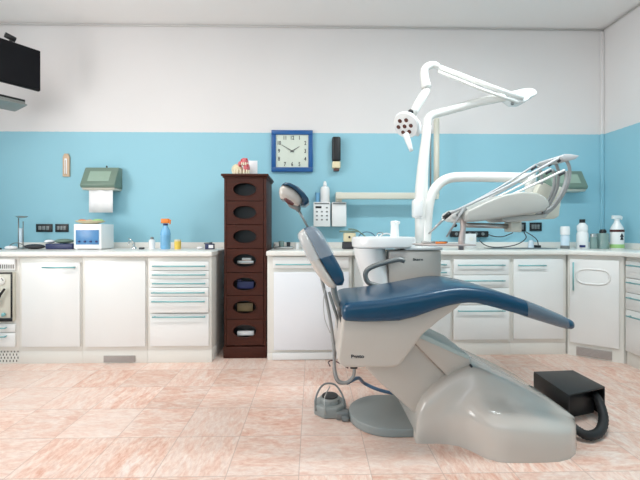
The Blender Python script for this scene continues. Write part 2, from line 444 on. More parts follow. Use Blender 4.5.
def loc(px0, Yf):
    x0 = X(px0, Yf)
    return (lambda px: X(px, Yf - .02) - x0), (lambda px, py: Z(px, py, Yf))
PH = .105
# --- left run
YL = 3.05
L, ZL = loc(-48, YL); LX, LZ = L, ZL
x1 = X(17.3, YL) - X(-48, YL)
t = cabinet('cabinet at the far left end with a built-in steriliser niche and vent slots', -48, 17.3, YL, [
    ('drawer', .01, x1 - .02, LZ(5, 332), LZ(5, 324), ('h', .06, LX(6), LZ(5, 327.5))),
    ('drawer', .01, x1 - .02, LZ(5, 347), LZ(5, 333), ('h', .06, LX(6), LZ(5, 336))),
    ('panel', .01, x1 - .02, LZ(5, 270.5), LZ(5, 259), None)], plinth=PH, recess=.01)
b = NB()
for k in range(7):
    xx = LX(11.2 - k * 2.1); box(b, xx - .003, xx + .003, -.0195, -.0175, LZ(5, 268.5), LZ(5, 264.5))
part('vent', b, 'slot', t, world=False, label='row of dark vent slots')
b = NB()
for r_ in range(4):
    for k in range(9):
        xx = LX(17.5 - k * 3.4) - .006 - (r_ % 2) * .010; zz = LZ(5, 352.5 + 3.2 * r_)
        if xx < x1 - .01: box(b, xx - .003, xx + .003, .008, .0105, zz - .008, zz + .008)
part('plinth_vent', b, 'slot', t, world=False, label='dark slots in plinth')
# steriliser set in the niche
ax0 = X(-40, YL - .02); ax1 = X(12.3, YL - .02); az0 = LZ(5, 321); az1 = LZ(5, 272)
t = thing('steriliser', 'steel steriliser front with round gauge built into the far left cabinet', 'steriliser', ((ax0 + ax1) / 2, YL - .0, az0))
b = NB(); box(b, ax0, ax1, YL - .016, YL + .0165, az0, az1, .003); part('housing', b, 'ivory', t)
b = NB(); box(b, ax0, ax1, YL - .024, YL - .0165, az0, az0 + .028, .003); box(b, ax0, ax1, YL - .024, YL - .0165, az1 - .012, az1, .003)
box(b, ax1 - .012, ax1, YL - .024, YL - .0165, az0 + .029, az1 - .013, .002); part('bezel', b, 'black', t, label='black frame')
b = NB(); lathe(b, [(.0, 0), (.03, 0), (.032, .006), (.026, .010), (0, .010)], (X(3.2, YL), YL - .0165, LZ(3, 280.8)), 24, Matrix.Rotation(PI / 2, 4, 'X')); g_ = part('gauge', b, 'dial', t, label='round white gauge')
b = NB(); tube(b, [at(3.2, 280.8, YL - .028), at(1.2, 278, YL - .028)], .002, 6); part('needle', b, 'black', g_)
b = NB(); tube(b, [at(-3, 306, YL - .04), at(-1, 297, YL - .045), at(4.5, 289, YL - .04)], [.012, .010, .008], 10, smooth=4); part('lever', b, 'black', t)
b = NB(); lathe(b, [(.013, 0), (.015, .015), (.008, .022), (0, .022)], (X(6, YL), YL - .0165, LZ(6, 314)), 16, Matrix.Rotation(PI / 2, 4, 'X')); part('knob', b, 'teal', t, label='teal knob')

def simple(px0, px1, Yf, **k): pass
a, zf = loc(17.3, YL)
cabinet('single-door cabinet with a short teal handle beside the steriliser', 17.3, 81, YL, [
    ('door', a(19.5), a(78), zf(50, 347), zf(50, 262.5), ('h', a(42.5), a(75), zf(60, 267.2)))], plinth=PH, recess=.004)
a, zf = loc(81, YL)
t = cabinet('cabinet with a plain handleless door left of the thin drawers', 81, 146.5, YL, [
    ('door', a(83.5), a(144), zf(110, 347), zf(110, 260.5), None)], plinth=PH, recess=.004)
def grille(px0, px1, py0, py1, a, zf, t, y=.004, ax=None):
    b = NB(); x0 = a(px0); x1 = a(px1); z0 = zf(px0, py1); z1 = zf(px0, py0)
    box(b, x0, x1, y - .006, y - .0002, z0, z1, .001)
    n = 6
    for k in range(n):
        zz = z0 + (k + .5) * (z1 - z0) / n; box(b, x0 + .004, x1 - .004, y - .010, y - .005, zz - .003, zz + .003, .001)
    return part('grille', b, 'grille', t, world=False, label='grey ventilation grille')
grille(101, 133, 356.5, 363, a, zf, t)
a, zf = loc(146.5, YL)
fr = []
zz = lambda y: zf(180, y)
for (y0, y1, hy, out) in ((261, 270.5, 266, 0), (270.5, 279, 274.6, 0), (279, 287.5, 283.2, 0), (287.5, 296, 292, .018), (296, 312.5, 300.7, .018), (313.5, 346.5, 316.4, 0)):
    fr.append(('drawer', a(149), a(208), zz(y1) + .002, zz(y0) - .002, ('h', a(152.5), a(205.5), zz(hy)), out))
cabinet('six-drawer cabinet at the right end of the left run, by the dark wooden tower', 146.5, 211, YL, fr, plinth=PH, recess=.004)
b = NB(); box(b, X(-48, YL - .02), X(211.8, YL - .03), YL - .03, YW - .022, WB, WT, .008, 3)
solo('worktop', b, 'worktop', 'long white worktop running over the left cabinets', 'worktop')
b = NB(); box(b, X(-48, YL - .02), X(211.8, YL - .03), YW - .021, YW - .001, WB, WT + .055, .003)
solo('upstand', b, 'worktop', 'low white upstand behind the left worktop', 'upstand')

# --- middle unit with the bright white panel
YM = 3.10
a, zf = loc(267, YM); zz = lambda y: zf(300, y)
t = cabinet('cabinet with one drawer over a bright white panel, right of the wooden tower', 267, 352, YM, [
    ('drawer', a(272.5), a(349), zz(268.5), zz(257), ('h', a(275.5), a(338), zz(264.3))),
    ('door', a(273.5), a(349), zz(350), zz(272), None, .006, 'whitepanel')], plinth=.06, recess=.0)
b = NB(); box(b, a(272), a(349), -.012, -.0005, .004, zz(353), .003); part('rail', b, 'whiteplastic', t, world=False, label='white bottom rail')
# --- right run
YR = 3.19
a, zf = loc(352.6, YR)
cabinet('door cabinet behind the chair and basin', 352.6, 398, YR, [
    ('door', a(354.5), a(396), zf(370, 340), zf(370, 258), ('h', a(360), a(390), zf(370, 264)))], plinth=PH, recess=.004)
def drawers4(px0, px1, h0, h1, rows, label):
    a, zf = loc(px0, YR); m_ = (px0 + px1) / 2; zz = lambda y: zf(m_, y)
    fr = [('drawer', a(px0 + 1.8), a(px1 - 1.8), zz(y1) + .002, zz(y0) - .002, ('h', a(h0), a(h1), zz(hy))) for (y0, y1, hy) in rows]
    return cabinet(label, px0, px1, YR, fr, plinth=PH, recess=.004)
drawers4(398, 453, 403, 446.5, [(260, 268, 264.5), (268, 276, 272.3), (276, 306, 281), (306, 340, 310.5)], 'drawer cabinet mostly hidden behind the raised leg rest')
drawers4(453, 512, 458, 505, [(259, 275, 265), (275, 288, 280.5), (288, 305, 293.5), (305, 340, 310.5)], 'four-drawer cabinet with wide teal handles right of the water unit')
a, zf = loc(512, YR)
cabinet('door cabinet with a short handle before the corner', 512, 567.5, YR, [
    ('door', a(515), a(565), zf(540, 339), zf(540, 258.5), ('h', a(518.5), a(546), zf(540, 265.3)))], plinth=PH, recess=.004)
# --- corner unit set at an angle and the run along the right wall
p0 = Vector((X(567.8, YR), YR, 0))
XRET = 2.50
p1 = at(624, 100, 1.0) ; dirx = p1.x / 1.0; p1 = Vector((XRET, XRET / dirx, 0))
dv = p1 - p0; wd = dv.length; an = math.atan2(dv.y, dv.x)
nrm = Vector((-dv.y, dv.x, 0)).normalized()
t = thing('base_cabinet', 'angled corner cabinet with an oval rim and an upright handle', 'cabinet', p0, an)
Rm = Matrix.Rotation(an, 4, 'Z')
def inv(pts): 
    Mi = (Matrix.Translation(p0) @ Rm).inverted(); return [(Mi @ Vector((x, y, 0))).to_2d() for x, y in pts]
cor = [(p0.x, p0.y), (p1.x, p1.y), (XR - .004, p1.y + .001), (XR - .004, YW - .004), (p0.x + .001, YW - .004)]
off_ = nrm * .018
cor[0] = (p0.x + off_.x, p0.y + off_.y); cor[1] = (p1.x + off_.x, p1.y + off_.y)
cor[4] = (cor[0][0] + .0, YW - .004); cor[2] = (XR - .004, cor[1][1])
b = NB(); zprism(b, inv(cor), PH, WB - .001); part('carcass', b, 'cab', t, world=False)
b = NB(); zprism(b, inv(cor), 0, PH - .0005); part('plinth', b, 'cab', t, world=False)
d = NB(); box(d, .014, wd - .03, 0, .017, PH + .01, WB - .035, .003)
cx = wd * .46; cz = WB - .035 - .142; pts = []
hw, hh = wd * .30, .062
for k in range(48):
    q = 2 * PI * k / 48; ca, sa = math.cos(q), math.sin(q)
    pts.append((cx + hw * math.copysign(abs(ca) ** .55, ca), 0.001, cz + hh * math.copysign(abs(sa) ** .8, sa)))
tube(d, pts, .009, 8, closed=True)
pts = [(cx + (x - cx) * .9, .0165, cz + (z - cz) * .8) for x, y, z in pts]
tube(d, pts, .004, 8, closed=True)
dr = part('door', d, 'cabfront', t, world=False)
hb = vbar(.04, WB - .30, WB - .06); hb.transform(T3(0, .018, 0)); part('handle', hb, 'teal', dr, world=False, label='upright teal bar handle')
b = NB(); box(b, wd * .16, wd * .80, .008, .0175, .012, .085, .001)
for k in range(6):
    z_ = .02 + k * .011; box(b, wd * .17, wd * .79, .004, .009, z_, z_ + .006, .001)
part('grille', b, 'grille', t, world=False, label='grey ventilation grille')
# return run faces -X: local x runs towards -Y
def ret_cab(y0, y1, label):
    t = thing('base_cabinet', label, 'cabinet', (XRET + .018, y0, 0), -PI / 2)
    wdt = y0 - y1; dep = XR - .004 - XRET - .018
    part('carcass', box(NB(), .001, wdt - .001, 0, dep, PH, WB - .001, .002), 'cab', t, world=False)
    part('plinth', box(NB(), .001, wdt - .001, .004, dep, 0, PH - .0005, .001), 'cab', t, world=False)
    tops = [(.70, .832, .80), (.585, .696, .665), (.45, .581, .545), (PH + .01, .446, .40)]
    for z0, z1, hz in tops:
        o = part('drawer', box(NB(), .012, wdt - .012, -.018, -.001, z0, z1, .003), 'cabfront', t, world=False)
        part('handle', hbar(.05, wdt - .06, hz), 'teal', o, world=False, label='teal bar handle')
ret_cab(p1.y - .002, p1.y - .55, 'drawer cabinet along the right wall nearest the corner cabinet')
ret_cab(p1.y - .552, p1.y - 1.10, 'drawer cabinet along the right wall, farther from the corner')
e_ = .028
wt = [(X(266, YM - .03), YM - e_), (X(352.3, YM), YM - e_), (X(357, YM), YR - e_), (p0.x, YR - e_), (XRET - e_, p1.y - .01), (XRET - e_, p1.y - 1.12), (XR - .022, p1.y - 1.12), (XR - .022, YW - .022), (X(266, YM - .03), YW - .022)]
solo('worktop', zprism(NB(), wt, WB, WT, .008, 3), 'worktop', 'white worktop running behind the chair and round the right corner', 'worktop')
solo('upstand', box(NB(), X(266, YM - .03), XR - .035, YW - .021, YW - .001, WB, WT + .055, .003), 'worktop', 'low white upstand behind the right worktop', 'upstand')
solo('upstand', box(NB(), XR - .021, XR - .001, p1.y - 1.12, YW - .035, WB, WT + .055, .003), 'worktop', 'low white upstand along the right wall', 'upstand')

# ================================================================== WOODEN TOWER
YC = 3.17
cx0 = X(224, YC); cx1 = X(267, YC) - .006; ctop = Z(245, 174, YC); dep = .42
t = thing('wooden_drawer_tower', 'tall narrow dark wooden tower of seven drawers with oval windows', 'cabinet', ((cx0 + cx1) / 2, YC + dep / 2, 0))
b = NB()
box(b, cx0, cx0 + .02, YC + .02, YC + dep, 0, ctop - .02, .002); box(b, cx1 - .02, cx1, YC + .02, YC + dep, 0, ctop - .02, .002)
box(b, cx0 + .0201, cx1 - .0201, YC + dep - .01, YC + dep, 0, ctop - .02)
box(b, cx0, cx0 + .022, YC, YC + .02, 0, ctop - .02, .003); box(b, cx1 - .022, cx1, YC, YC + .02, 0, ctop - .02, .003)
part('carcass', b, 'wood', t)
b = NB(); box(b, cx0 - .022, cx1 + .02, YC - .025, YC + dep + .005, ctop - .02, ctop, .006, 3); box(b, cx0 - .01, cx1 + .01, YC - .012, YC + dep, ctop - .034, ctop - .0205, .004)
part('top', b, 'wood', t)
b = NB(); box(b, cx0 - .004, cx1 + .004, YC - .008, YC + .03, 0, Z(245, 346.5, YC), .004); part('plinth', b, 'wood', t)
def ovalfront(bm, x0, x1, z0, z1, cx, cz, rx, rz, y0, y1):
    N = 48; angs = sorted([2 * PI * k / N for k in range(N)] + [math.atan2(z - cz, x - cx) % (2 * PI) for x in (x0, x1) for z in (z0, z1)])
    I0, O0, I1, O1 = [], [], [], []
    for a_ in angs:
        c_, s_ = math.cos(a_), math.sin(a_)
        k = min([(x1 - cx) / c_ if c_ > 1e-9 else 1e9, (x0 - cx) / c_ if c_ < -1e-9 else 1e9, (z1 - cz) / s_ if s_ > 1e-9 else 1e9, (z0 - cz) / s_ if s_ < -1e-9 else 1e9])
        re = 1 / math.sqrt((c_ / rx) ** 2 + (s_ / rz) ** 2)
        for L_, r_, y_ in ((I0, re, y0), (O0, k, y0), (I1, re, y1), (O1, k, y1)): L_.append(bm.verts.new((cx + r_ * c_, y_, cz + r_ * s_)))
    n = len(angs)
    for i in range(n):
        j = (i + 1) % n
        bm.faces.new((I0[i], I0[j], O0[j], O0[i])); bm.faces.new((I1[i], O1[i], O1[j], I1[j]))
        bm.faces.new((I0[i], I1[i], I1[j], I0[j])); bm.faces.new((O0[i], O0[j], O1[j], O1[i]))
    bmesh.ops.recalc_face_normals(bm, faces=bm.faces[:])
ys = [189.5, 212.5, 236.5, 260.5, 284, 307, 331]
bounds = [177.5] + [(ys[i] + ys[i + 1]) / 2 for i in range(6)] + [345.5]
contents = {3: ('tray', 'steel', -.6, -.05), 4: ('instrument_case', 'bluebox', -.8, .3), 5: ('instrument_case', 'olive', -.8, .5), 6: ('tray', 'whiteplastic', -.85, -.15)}
for i, yc in enumerate(ys):
    cx = X(244.8, YC); cz = Z(245, yc, YC); z1_ = Z(245, bounds[i], YC) - .0025; z0_ = Z(245, bounds[i + 1], YC) + .0025
    b = NB(); ovalfront(b, cx0 + .024, cx1 - .024, z0_, z1_, cx, cz, .098, .056, YC - .004, YC + .014)
    d = part('drawer', b, 'wood', t)
    pts = [(cx + .1 * math.cos(2 * PI * k / 40), YC - .005, cz + .058 * math.sin(2 * PI * k / 40)) for k in range(40)]
    part('rim', tube(NB(), pts, .0045, 8, closed=True), 'wood', d)
    b = NB(); box(b, cx0 + .025, cx1 - .025, YC + .08, YC + .084, z0_ + .004, z1_ - .004); part('back_panel', b, 'black', d, label='dark inside of drawer')
    b = NB(); lathe(b, [(0, 0), (.011, 0), (.011, .008), (.006, .012), (0, .012)], (cx - .035, YC - .004, cz), 14, Matrix.Rotation(PI / 2, 4, 'X'))
    b.free()
    if i in contents:
        nm, mm, lo, hi = contents[i]
        b = NB(); hw_ = .072
        box(b, cx - hw_, cx + hw_ - .008 * (i == 5), YC + .03, YC + .07, cz + lo * .056, cz + hi * .056, .006)
        if i == 3: box(b, cx - .03, cx + .05, YC + .034, YC + .066, cz + hi * .056, cz + .02, .004)
        if i == 4: box(b, cx - .07, cx - .035, YC + .034, YC + .066, cz + hi * .056, cz + .035, .004)
        part(nm, b, mm, d, label={3: 'steel tray seen through the oval', 4: 'dark blue case seen through the oval', 5: 'olive case seen through the oval', 6: 'white tray seen through the oval'}[i])

# teeth model and card on the tower
def grow(bm, k=1.42, kz=1.5):
    for v in bm.verts: v.co.x = bx - .01 + (v.co.x - bx + .01) * k * .8; v.co.y = YT + (v.co.y - YT) * k; v.co.z = bz + (v.co.z - bz) * kz
    return bm
YT = YC + .16
base = at(243, 0, YT); bx = X(243, YT); bz = ctop
t = thing('dental_model', 'small red and cream model of teeth and gums on top of the wooden tower', 'model', (bx, YT, bz))
s_ = YT / F
b = NB(); ell(b, (bx - .045, YT, bz + .038), .045, .04, .037, 20); box(b, bx - .07, bx + .06, YT - .035, YT + .035, bz, bz + .012, .003); part('jaw', grow(b), 'cream', t)
b = NB(); ell(b, (bx + .012, YT - .01, bz + .085), .032, .03, .024, 18); ell(b, (bx + .03, YT - .015, bz + .05), .026, .025, .03, 16); ell(b, (bx - .02, YT - .02, bz + .07), .016, .018, .018, 14); part('gum', grow(b), 'pink', t)
b = NB()
for k in range(7):
    q = -1.2 + k * .4; c_ = Vector((bx - .01 + .062 * math.sin(q), YT - .012 - .03 * math.cos(q), bz + .012))
    lathe(b, [(.0085, 0), (.0095, .012), (.007, .024), (0, .027)], c_, 10)
part('tooth_row', grow(b), 'tooth', t); b = NB()
for k in range(5):
    q = -1 + k * .5; c_ = Vector((bx + .012 + .03 * math.sin(q), YT - .014 - .026 * math.cos(q), bz + .062)); lathe(b, [(.005, 0), (.006, .008), (.004, .016), (0, .018)], c_, 8)
part('tooth_row', grow(b), 'tooth', t)
b = NB(); ell(b, (bx - .004, YT - .034, bz + .092), .007, .006, .007, 10); ell(b, (bx + .034, YT - .03, bz + .098), .008, .006, .006, 10); ell(b, (bx + .04, YT - .035, bz + .06), .006, .006, .01, 10); part('vessel', grow(b), 'red', t, label='red blood vessels')
b = NB(); box(b, bx - .03, bx + .115, YT + .082, YT + .089, bz, bz + .158, .001, Mx=None)
solo('card', b, 'paper', 'white card standing behind the teeth model on the tower', 'card')

# ================================================================== ON THE WALL
def wallbox(bm, px0, px1, py0, py1, y0, y1, bev=.003, Yr=None):
    Yr = Yr or y0; m_ = (px0 + px1) / 2; n_ = (py0 + py1) / 2
    box(bm, X(px0, Yr), X(px1, Yr), y0, y1, Z(m_, py1, Yr), Z(m_, py0, Yr), bev)
    return bm
# clock
yc0 = YW - .035
kx0 = X(271.3, yc0); kx1 = X(312.8, yc0); kz1 = Z(292, 130, yc0); kz0 = Z(292, 171.6, yc0); kx = (kx0 + kx1) / 2; kz = (kz0 + kz1) / 2; kw = kx1 - kx0; kh = kz1 - kz0
t = thing('wall_clock', 'square blue-framed wall clock with a pale face showing ten to two', 'clock', (kx, YW, kz0))
b = NB(); fw = .044
for bb in ((kx0, kx1, kz1 - fw, kz1), (kx0, kx1, kz0, kz0 + fw), (kx0, kx0 + fw, kz0 + fw, kz1 - fw), (kx1 - fw, kx1, kz0 + fw, kz1 - fw)):
    box(b, bb[0], bb[1], yc0, YW - .002, bb[2], bb[3], .004)
part('frame', b, 'clockblue', t)
b = NB(); box(b, kx0 + fw - .004, kx1 - fw + .004, yc0 + .014, YW - .004, kz0 + fw - .004, kz1 - fw + .004); fc = part('face', b, 'clockface', t)
hx, hz = kw / 2 - fw - .03, kh / 2 - fw - .03
pos = {12: (0, 1), 1: (.55, 1), 2: (1, .6), 3: (1, 0), 4: (1, -.6), 5: (.55, -1), 6: (0, -1), 7: (-.55, -1), 8: (-1, -.6), 9: (-1, 0), 10: (-1, .6), 11: (-.55, 1)}
for n_, (px, pz) in pos.items():
    b = NB(); text(b, str(n_), .054, T3(kx + px * hx, yc0 + .0125, kz + pz * hz) @ FACING @ Matrix.Diagonal((.72, 1, 1, 1)), bold=.0012); part('numeral', b, 'ink', fc)
def hand(dx, dz, L_, w_, y):
    b = NB(); d = Vector((dx, 0, dz)).normalized(); n = Vector((d.z, 0, -d.x)); c = Vector((kx, y, kz))
    P4 = [c - d * .02 + n * w_, c + d * L_ + n * w_ * .35, c + d * L_ - n * w_ * .35, c - d * .02 - n * w_]
    prism(b, [(p.x, p.z) for p in P4], y - .001, y + .001); return b
part('hour_hand', hand(1.0, .62, .085, .0045, yc0 + .009), 'ink', t)
part('minute_hand', hand(-1.0, .58, .125, .0038, yc0 + .006), 'ink', t)
part('hub', lathe(NB(), [(0, 0), (.008, 0), (.008, .006), (0, .006)], (kx, yc0 + .0085, kz), 16, Matrix.Rotation(PI / 2, 4, 'X')), 'ink', t)
# black tube
yv = YW - .05; tx = X(336.3, yv)
t = thing('wall_tube', 'narrow black upright tube with a cream lower end right of the clock', 'wall tube', (tx, YW, Z(336, 171, yv)))
zz = lambda y: Z(336, y, yv)
b = NB(); box(b, tx - .042, tx + .042, yv - .03, YW - .001, zz(161.5), zz(137), .018, 4); part('body', b, 'black', t)
b = NB(); box(b, tx - .04, tx + .04, yv - .028, YW - .003, zz(168.5), zz(161.7), .01, 3); part('sleeve', b, 'cream', t, label='cream lower sleeve')
b = NB(); box(b, tx - .028, tx + .028, yv - .02, YW - .006, zz(171), zz(168.7), .006, 2); part('foot', b, 'brown', t)
# thermometer
yv = YW - .02; tx = X(65.8, yv); zz = lambda y: Z(66, y, yv)
t = thing('wall_thermometer', 'small tan wall thermometer with a white scale left of the towel dispenser', 'thermometer', (tx, YW, zz(176.5)))
b = NB(); prism(b, [(tx - .032, zz(176.5)), (tx + .032, zz(176.5)), (tx + .032, zz(157)), (tx + .018, zz(153.5)), (tx - .018, zz(153.5)), (tx - .032, zz(157))], yv, YW - .001, .004, 2); part('board', b, 'tanwood', t)
b = NB(); box(b, tx - .012, tx + .012, yv - .003, yv + .004, zz(174), zz(158.5), .001)
sp_ = part('scale', b, 'paper', t)
b = NB(); tube(b, [(tx, yv - .006, zz(173.5)), (tx, yv - .006, zz(160))], .0025, 8); ell(b, (tx, yv - .005, zz(173.8)), .005, .004, .005, 10); part('glass_tube', b, 'tanwood', sp_)

def dispenser(label, px0, px1, pyt, pyb, sheetx, sheety, shear, lab2, mm):
    yf = YW - .16; yb = YW - .001
    x0 = X(px0, yf); x1 = X(px1, yf); zt = Z((px0 + px1) / 2, pyt, YW - .07); zb = Z((px0 + px1) / 2, pyb, yf)
    t = thing('towel_dispenser', label, 'dispenser', ((x0 + x1) / 2, YW, zb))
    # back slopes out from a narrow top to a wide belly; profile in (y,z) extruded along x
    def prof(bm, xa, xb, pr, bev):
        b = NB(); prism(b, pr, xa, xb, bev, 2); b.transform(Matrix(((0, 1, 0, 0), (1, 0, 0, 0), (0, 0, 1, 0), (0, 0, 0, 1))))
        bmesh.ops.recalc_face_normals(b, faces=b.faces[:]); merge(bm, b)
    b = NB(); prof(b, x0, x1, [(yb - .07, zt), (yb, zt), (yb, zb + .02), (yf + .012, zb + .02), (yf, zb + .045)], .006)
    cv = part('cover', b, mm, t)
    b = NB(); xa = x0 + .06; xb = x1 - .06
    for q0, q1 in ((0.22, .80),):
        y_ = lambda q: (yb - .07) + (yf - yb + .07) * q - .003; z_ = lambda q: zt + (zb + .045 - zt) * q
        n_ = [(y_(q0), z_(q0)), (y_(q0) + .002, z_(q0)), (y_(q1) + .002, z_(q1)), (y_(q1), z_(q1))]
        prof(b, xa, xb, n_, 0)
    part('view_window', b, 'smoke', cv, label='paler view window')
    b = NB(); prof(b, x0 + .008, x1 - .008, [(yf + .015, zb + .0195), (yb, zb + .0195), (yb, zb), (yf + .03, zb)], .004); part('tray', b, 'ivory', t)
    b = NB(); box(b, (x0 + x1) / 2 + .03, (x0 + x1) / 2 + .042, yb - .06, yb - .048, zt, zt + .02, .003); part('lock', b, 'black', t)
    sx0, sx1 = sheetx; yb2 = YW - .12
    b = NB(); n = 8; za = zb - .0005; zc = Z(sx0, sheety, yb2)
    for s in (0, 1):
        pass
    G = [[b.verts.new((X(sx0, yb2) + (X(sx1, yb2) - X(sx0, yb2)) * i / n, yb2 + .006 * math.sin(i * 1.3) + s * .003, zc + (za - zc) * j)) for i in range(n + 1)] for s in (0, 1) for j in (0, 1)]
    f0, f1, g0, g1 = G
    for i in range(n):
        b.faces.new((f0[i], f0[i + 1], f1[i + 1], f1[i])); b.faces.new((g0[i], g1[i], g1[i + 1], g0[i + 1]))
        b.faces.new((f0[i], g0[i], g0[i + 1], f0[i + 1])); b.faces.new((f1[i], f1[i + 1], g1[i + 1], g1[i]))
    b.faces.new((f0[0], f1[0], g1[0], g0[0])); b.faces.new((f0[n], g0[n], g1[n], f1[n]))
    solo('paper_towel', b, 'paper', lab2, 'paper towel')
dispenser('green-grey paper towel dispenser on the left part of the blue wall', 79.5, 114, 167.5, 189.5, (89, 113), 212.5, 0, 'white paper towel hanging from the left dispenser', 'smokedark')
dispenser('green-grey paper towel dispenser behind the instrument arms', 547, 588.5, 171, 191, (552, 560), 206, 0, 'white paper towel hanging behind the delivery unit', 'smokedark')

# sockets
def socket(px0, px1, py0, py1, label):
    yv = YW - .012
    t = thing('wall_socket', label, 'socket', (X((px0 + px1) / 2, yv), YW, Z(px0, py1, yv)), group='dark wall sockets')
    part('plate', wallbox(NB(), px0, px1, py0, py1, yv, YW - .001, .003), 'black', t)
    b = NB(); w_ = (px1 - px0) / 4.2
    for k in range(3): wallbox(b, px0 + w_ * .6 + k * w_, px0 + w_ * 1.4 + k * w_, py0 + 2, py1 - 2, yv - .003, yv, .001)
    part('insert', b, 'steelgrey', t, label='grey socket inserts')
socket(35.8, 52, 224, 232, 'dark wall socket nearest the glass stand on the left')
socket(55, 68, 224, 232, 'dark wall socket beside the white ultrasonic device')
socket(514, 526, 222.5, 231.5, 'dark wall socket just under the instrument unit')
socket(530, 542, 222.5, 231, 'dark wall socket left of the white bottles')

# X-ray control boxes and arm
def xbox(px0, px1, py0, py1, label, cat, detail):
    yv = YW - .12
    t = thing('control_box', label, cat, (X((px0 + px1) / 2, yv), YW, Z(px0, py1, yv)))
    part('housing', wallbox(NB(), px0, px1, py0, py1, yv, YW - .001, .006), 'whiteplastic', t)
    part('top_strip', wallbox(NB(), px0 + 1, px1 - 1, py0 + .8, py0 + 2.2, yv - .003, yv, 0), 'steelgrey', t, label='grey strip along the top')
    if detail:
        part('display', wallbox(NB(), px0 + 2, px0 + 8, py0 + 4.2, py0 + 6.2, yv - .003, yv, 0), 'black', t)
        for r_ in range(4):
            for c_ in range(3):
                if r_ == 0 and c_ < 2: continue
                part('button', wallbox(NB(), px0 + 2.4 + c_ * 5, px0 + 4.4 + c_ * 5, py0 + 5 + r_ * 4, py0 + 6.4 + r_ * 4, yv - .003, yv, .0005), 'steelgrey', t)
xbox(313.5, 330.3, 202, 226.5, 'white wall control box with a small black display and buttons', 'control box', True)
xbox(332, 346.5, 202, 226.5, 'plain white wall box right of the control box with buttons', 'control box', False)
yv = YW - .13
t = thing('xray_arm', 'ivory wall-mounted X-ray arm running behind the lamp post', 'arm', (X(339, yv), YW, Z(339, 202, yv)))
b = NB(); wallbox(b, 336, 342, 192, 201.8, YW - .118, YW - .001, .004); part('wall_bracket', b, 'ivory', t)
b = NB(); wallbox(b, 336, 439, 192.5, 198.8, YW - .19, YW - .1185, .004); part('horizontal_arm', b, 'ivory', t)
b = NB(); yy = YW - .155; tube(b, [at(436.5, 196, yy), at(436.5, 120, yy)], .027, 16); ell(b, at(436.5, 120, yy), .027, .027, .027, 16); part('vertical_arm', b, 'ivory', t)
b = NB(); tube(b, [at(430.5, 196, yy) , at(430.5, 124, yy)], .008, 8); part('cable', b, 'steelgrey', t)
# TV and player
YTV = 3.30
r0 = at(40.5, 91, YTV)
tvh = at(40.5, 51, YTV).z - r0.z; tw = .62; ang = math.radians(56 - 1.8)
t = thing('television', 'flat black television angled out in the upper left corner', 'television', (r0.x, r0.y, r0.z), ang)
part('screen', box(NB(), -tw + .008, -.008, -.006, -.001, .01, tvh - .008), 'screen', t, world=False)
part('casing', box(NB(), -tw, 0, -.0005, .04, 0, tvh, .004), 'blackplain', t, world=False)
b = NB(); tube(b, [(-.33, .04, tvh * .5), (-.33, .14, tvh * .5)], .02, 10); box(b, -.42, -.24, .041, .05, tvh * .3, tvh * .7, .002); part('bracket', b, 'steelgrey', t, world=False)
tvM = Matrix.Translation(t.location) @ Matrix.Rotation(ang, 4, 'Z')
c0 = tvM @ Vector((-.33, .14, tvh * .5)); b = NB(); tube(b, [c0, (XL + .02, c0.y + .1, c0.z)], .018, 10); box(b, XL + .0005, XL + .02, c0.y, c0.y + .2, c0.z - .1, c0.z + .1, .003); part('wall_arm', b, 'steelgrey', t)
b = NB(); tube(b, [(-.20, .02, tvh - .01), (-.20, .02, tvh + .035)], [.012, .012], 10); tube(b, [(-.24, .02, tvh + .045), (-.17, .02, tvh + .03)], .022, 12); part('mount_knob', b, 'black', t, world=False)
pz = at(19, 104, YTV).z
t = thing('disc_player', 'slim dark disc player on a silver shelf under the television', 'player', (at(20, 104, YTV).x, YTV + .05, pz), ang)
part('casing', box(NB(), -.43, 0, -.02, .26, .014, .05, .003), 'black', t, world=False)
part('front', box(NB(), -.43, -.002, -.024, -.0205, .016, .030, .001), 'trimsilver', t, world=False)
t2 = thing('wall_shelf', 'silver bracket shelf carrying the disc player', 'shelf', (at(20, 104, YTV).x, YTV + .05, pz - .03), ang)
b = NB(); box(b, -.44, .012, -.03, .27, .03, .0435, .003); 
part('board', b, 'trimsilver', t2, world=False)
b = NB(); tube(b, [(-.3, .26, .03), (-.3, .26, -.05), (-.33, .2, -.06)], .012, 8, smooth=3); part('bracket', b, 'steelgrey', t2, world=False)
sM = Matrix.Translation(t2.location) @ Matrix.Rotation(ang, 4, 'Z'); c1 = sM @ Vector((-.3, .26, -.02))
b = NB(); tube(b, [c1, (XL + .015, c1.y, c1.z)], .012, 8); box(b, XL + .0005, XL + .015, c1.y - .05, c1.y + .05, c1.z - .08, c1.z + .08, .003); part('wall_arm', b, 'steelgrey', t2)

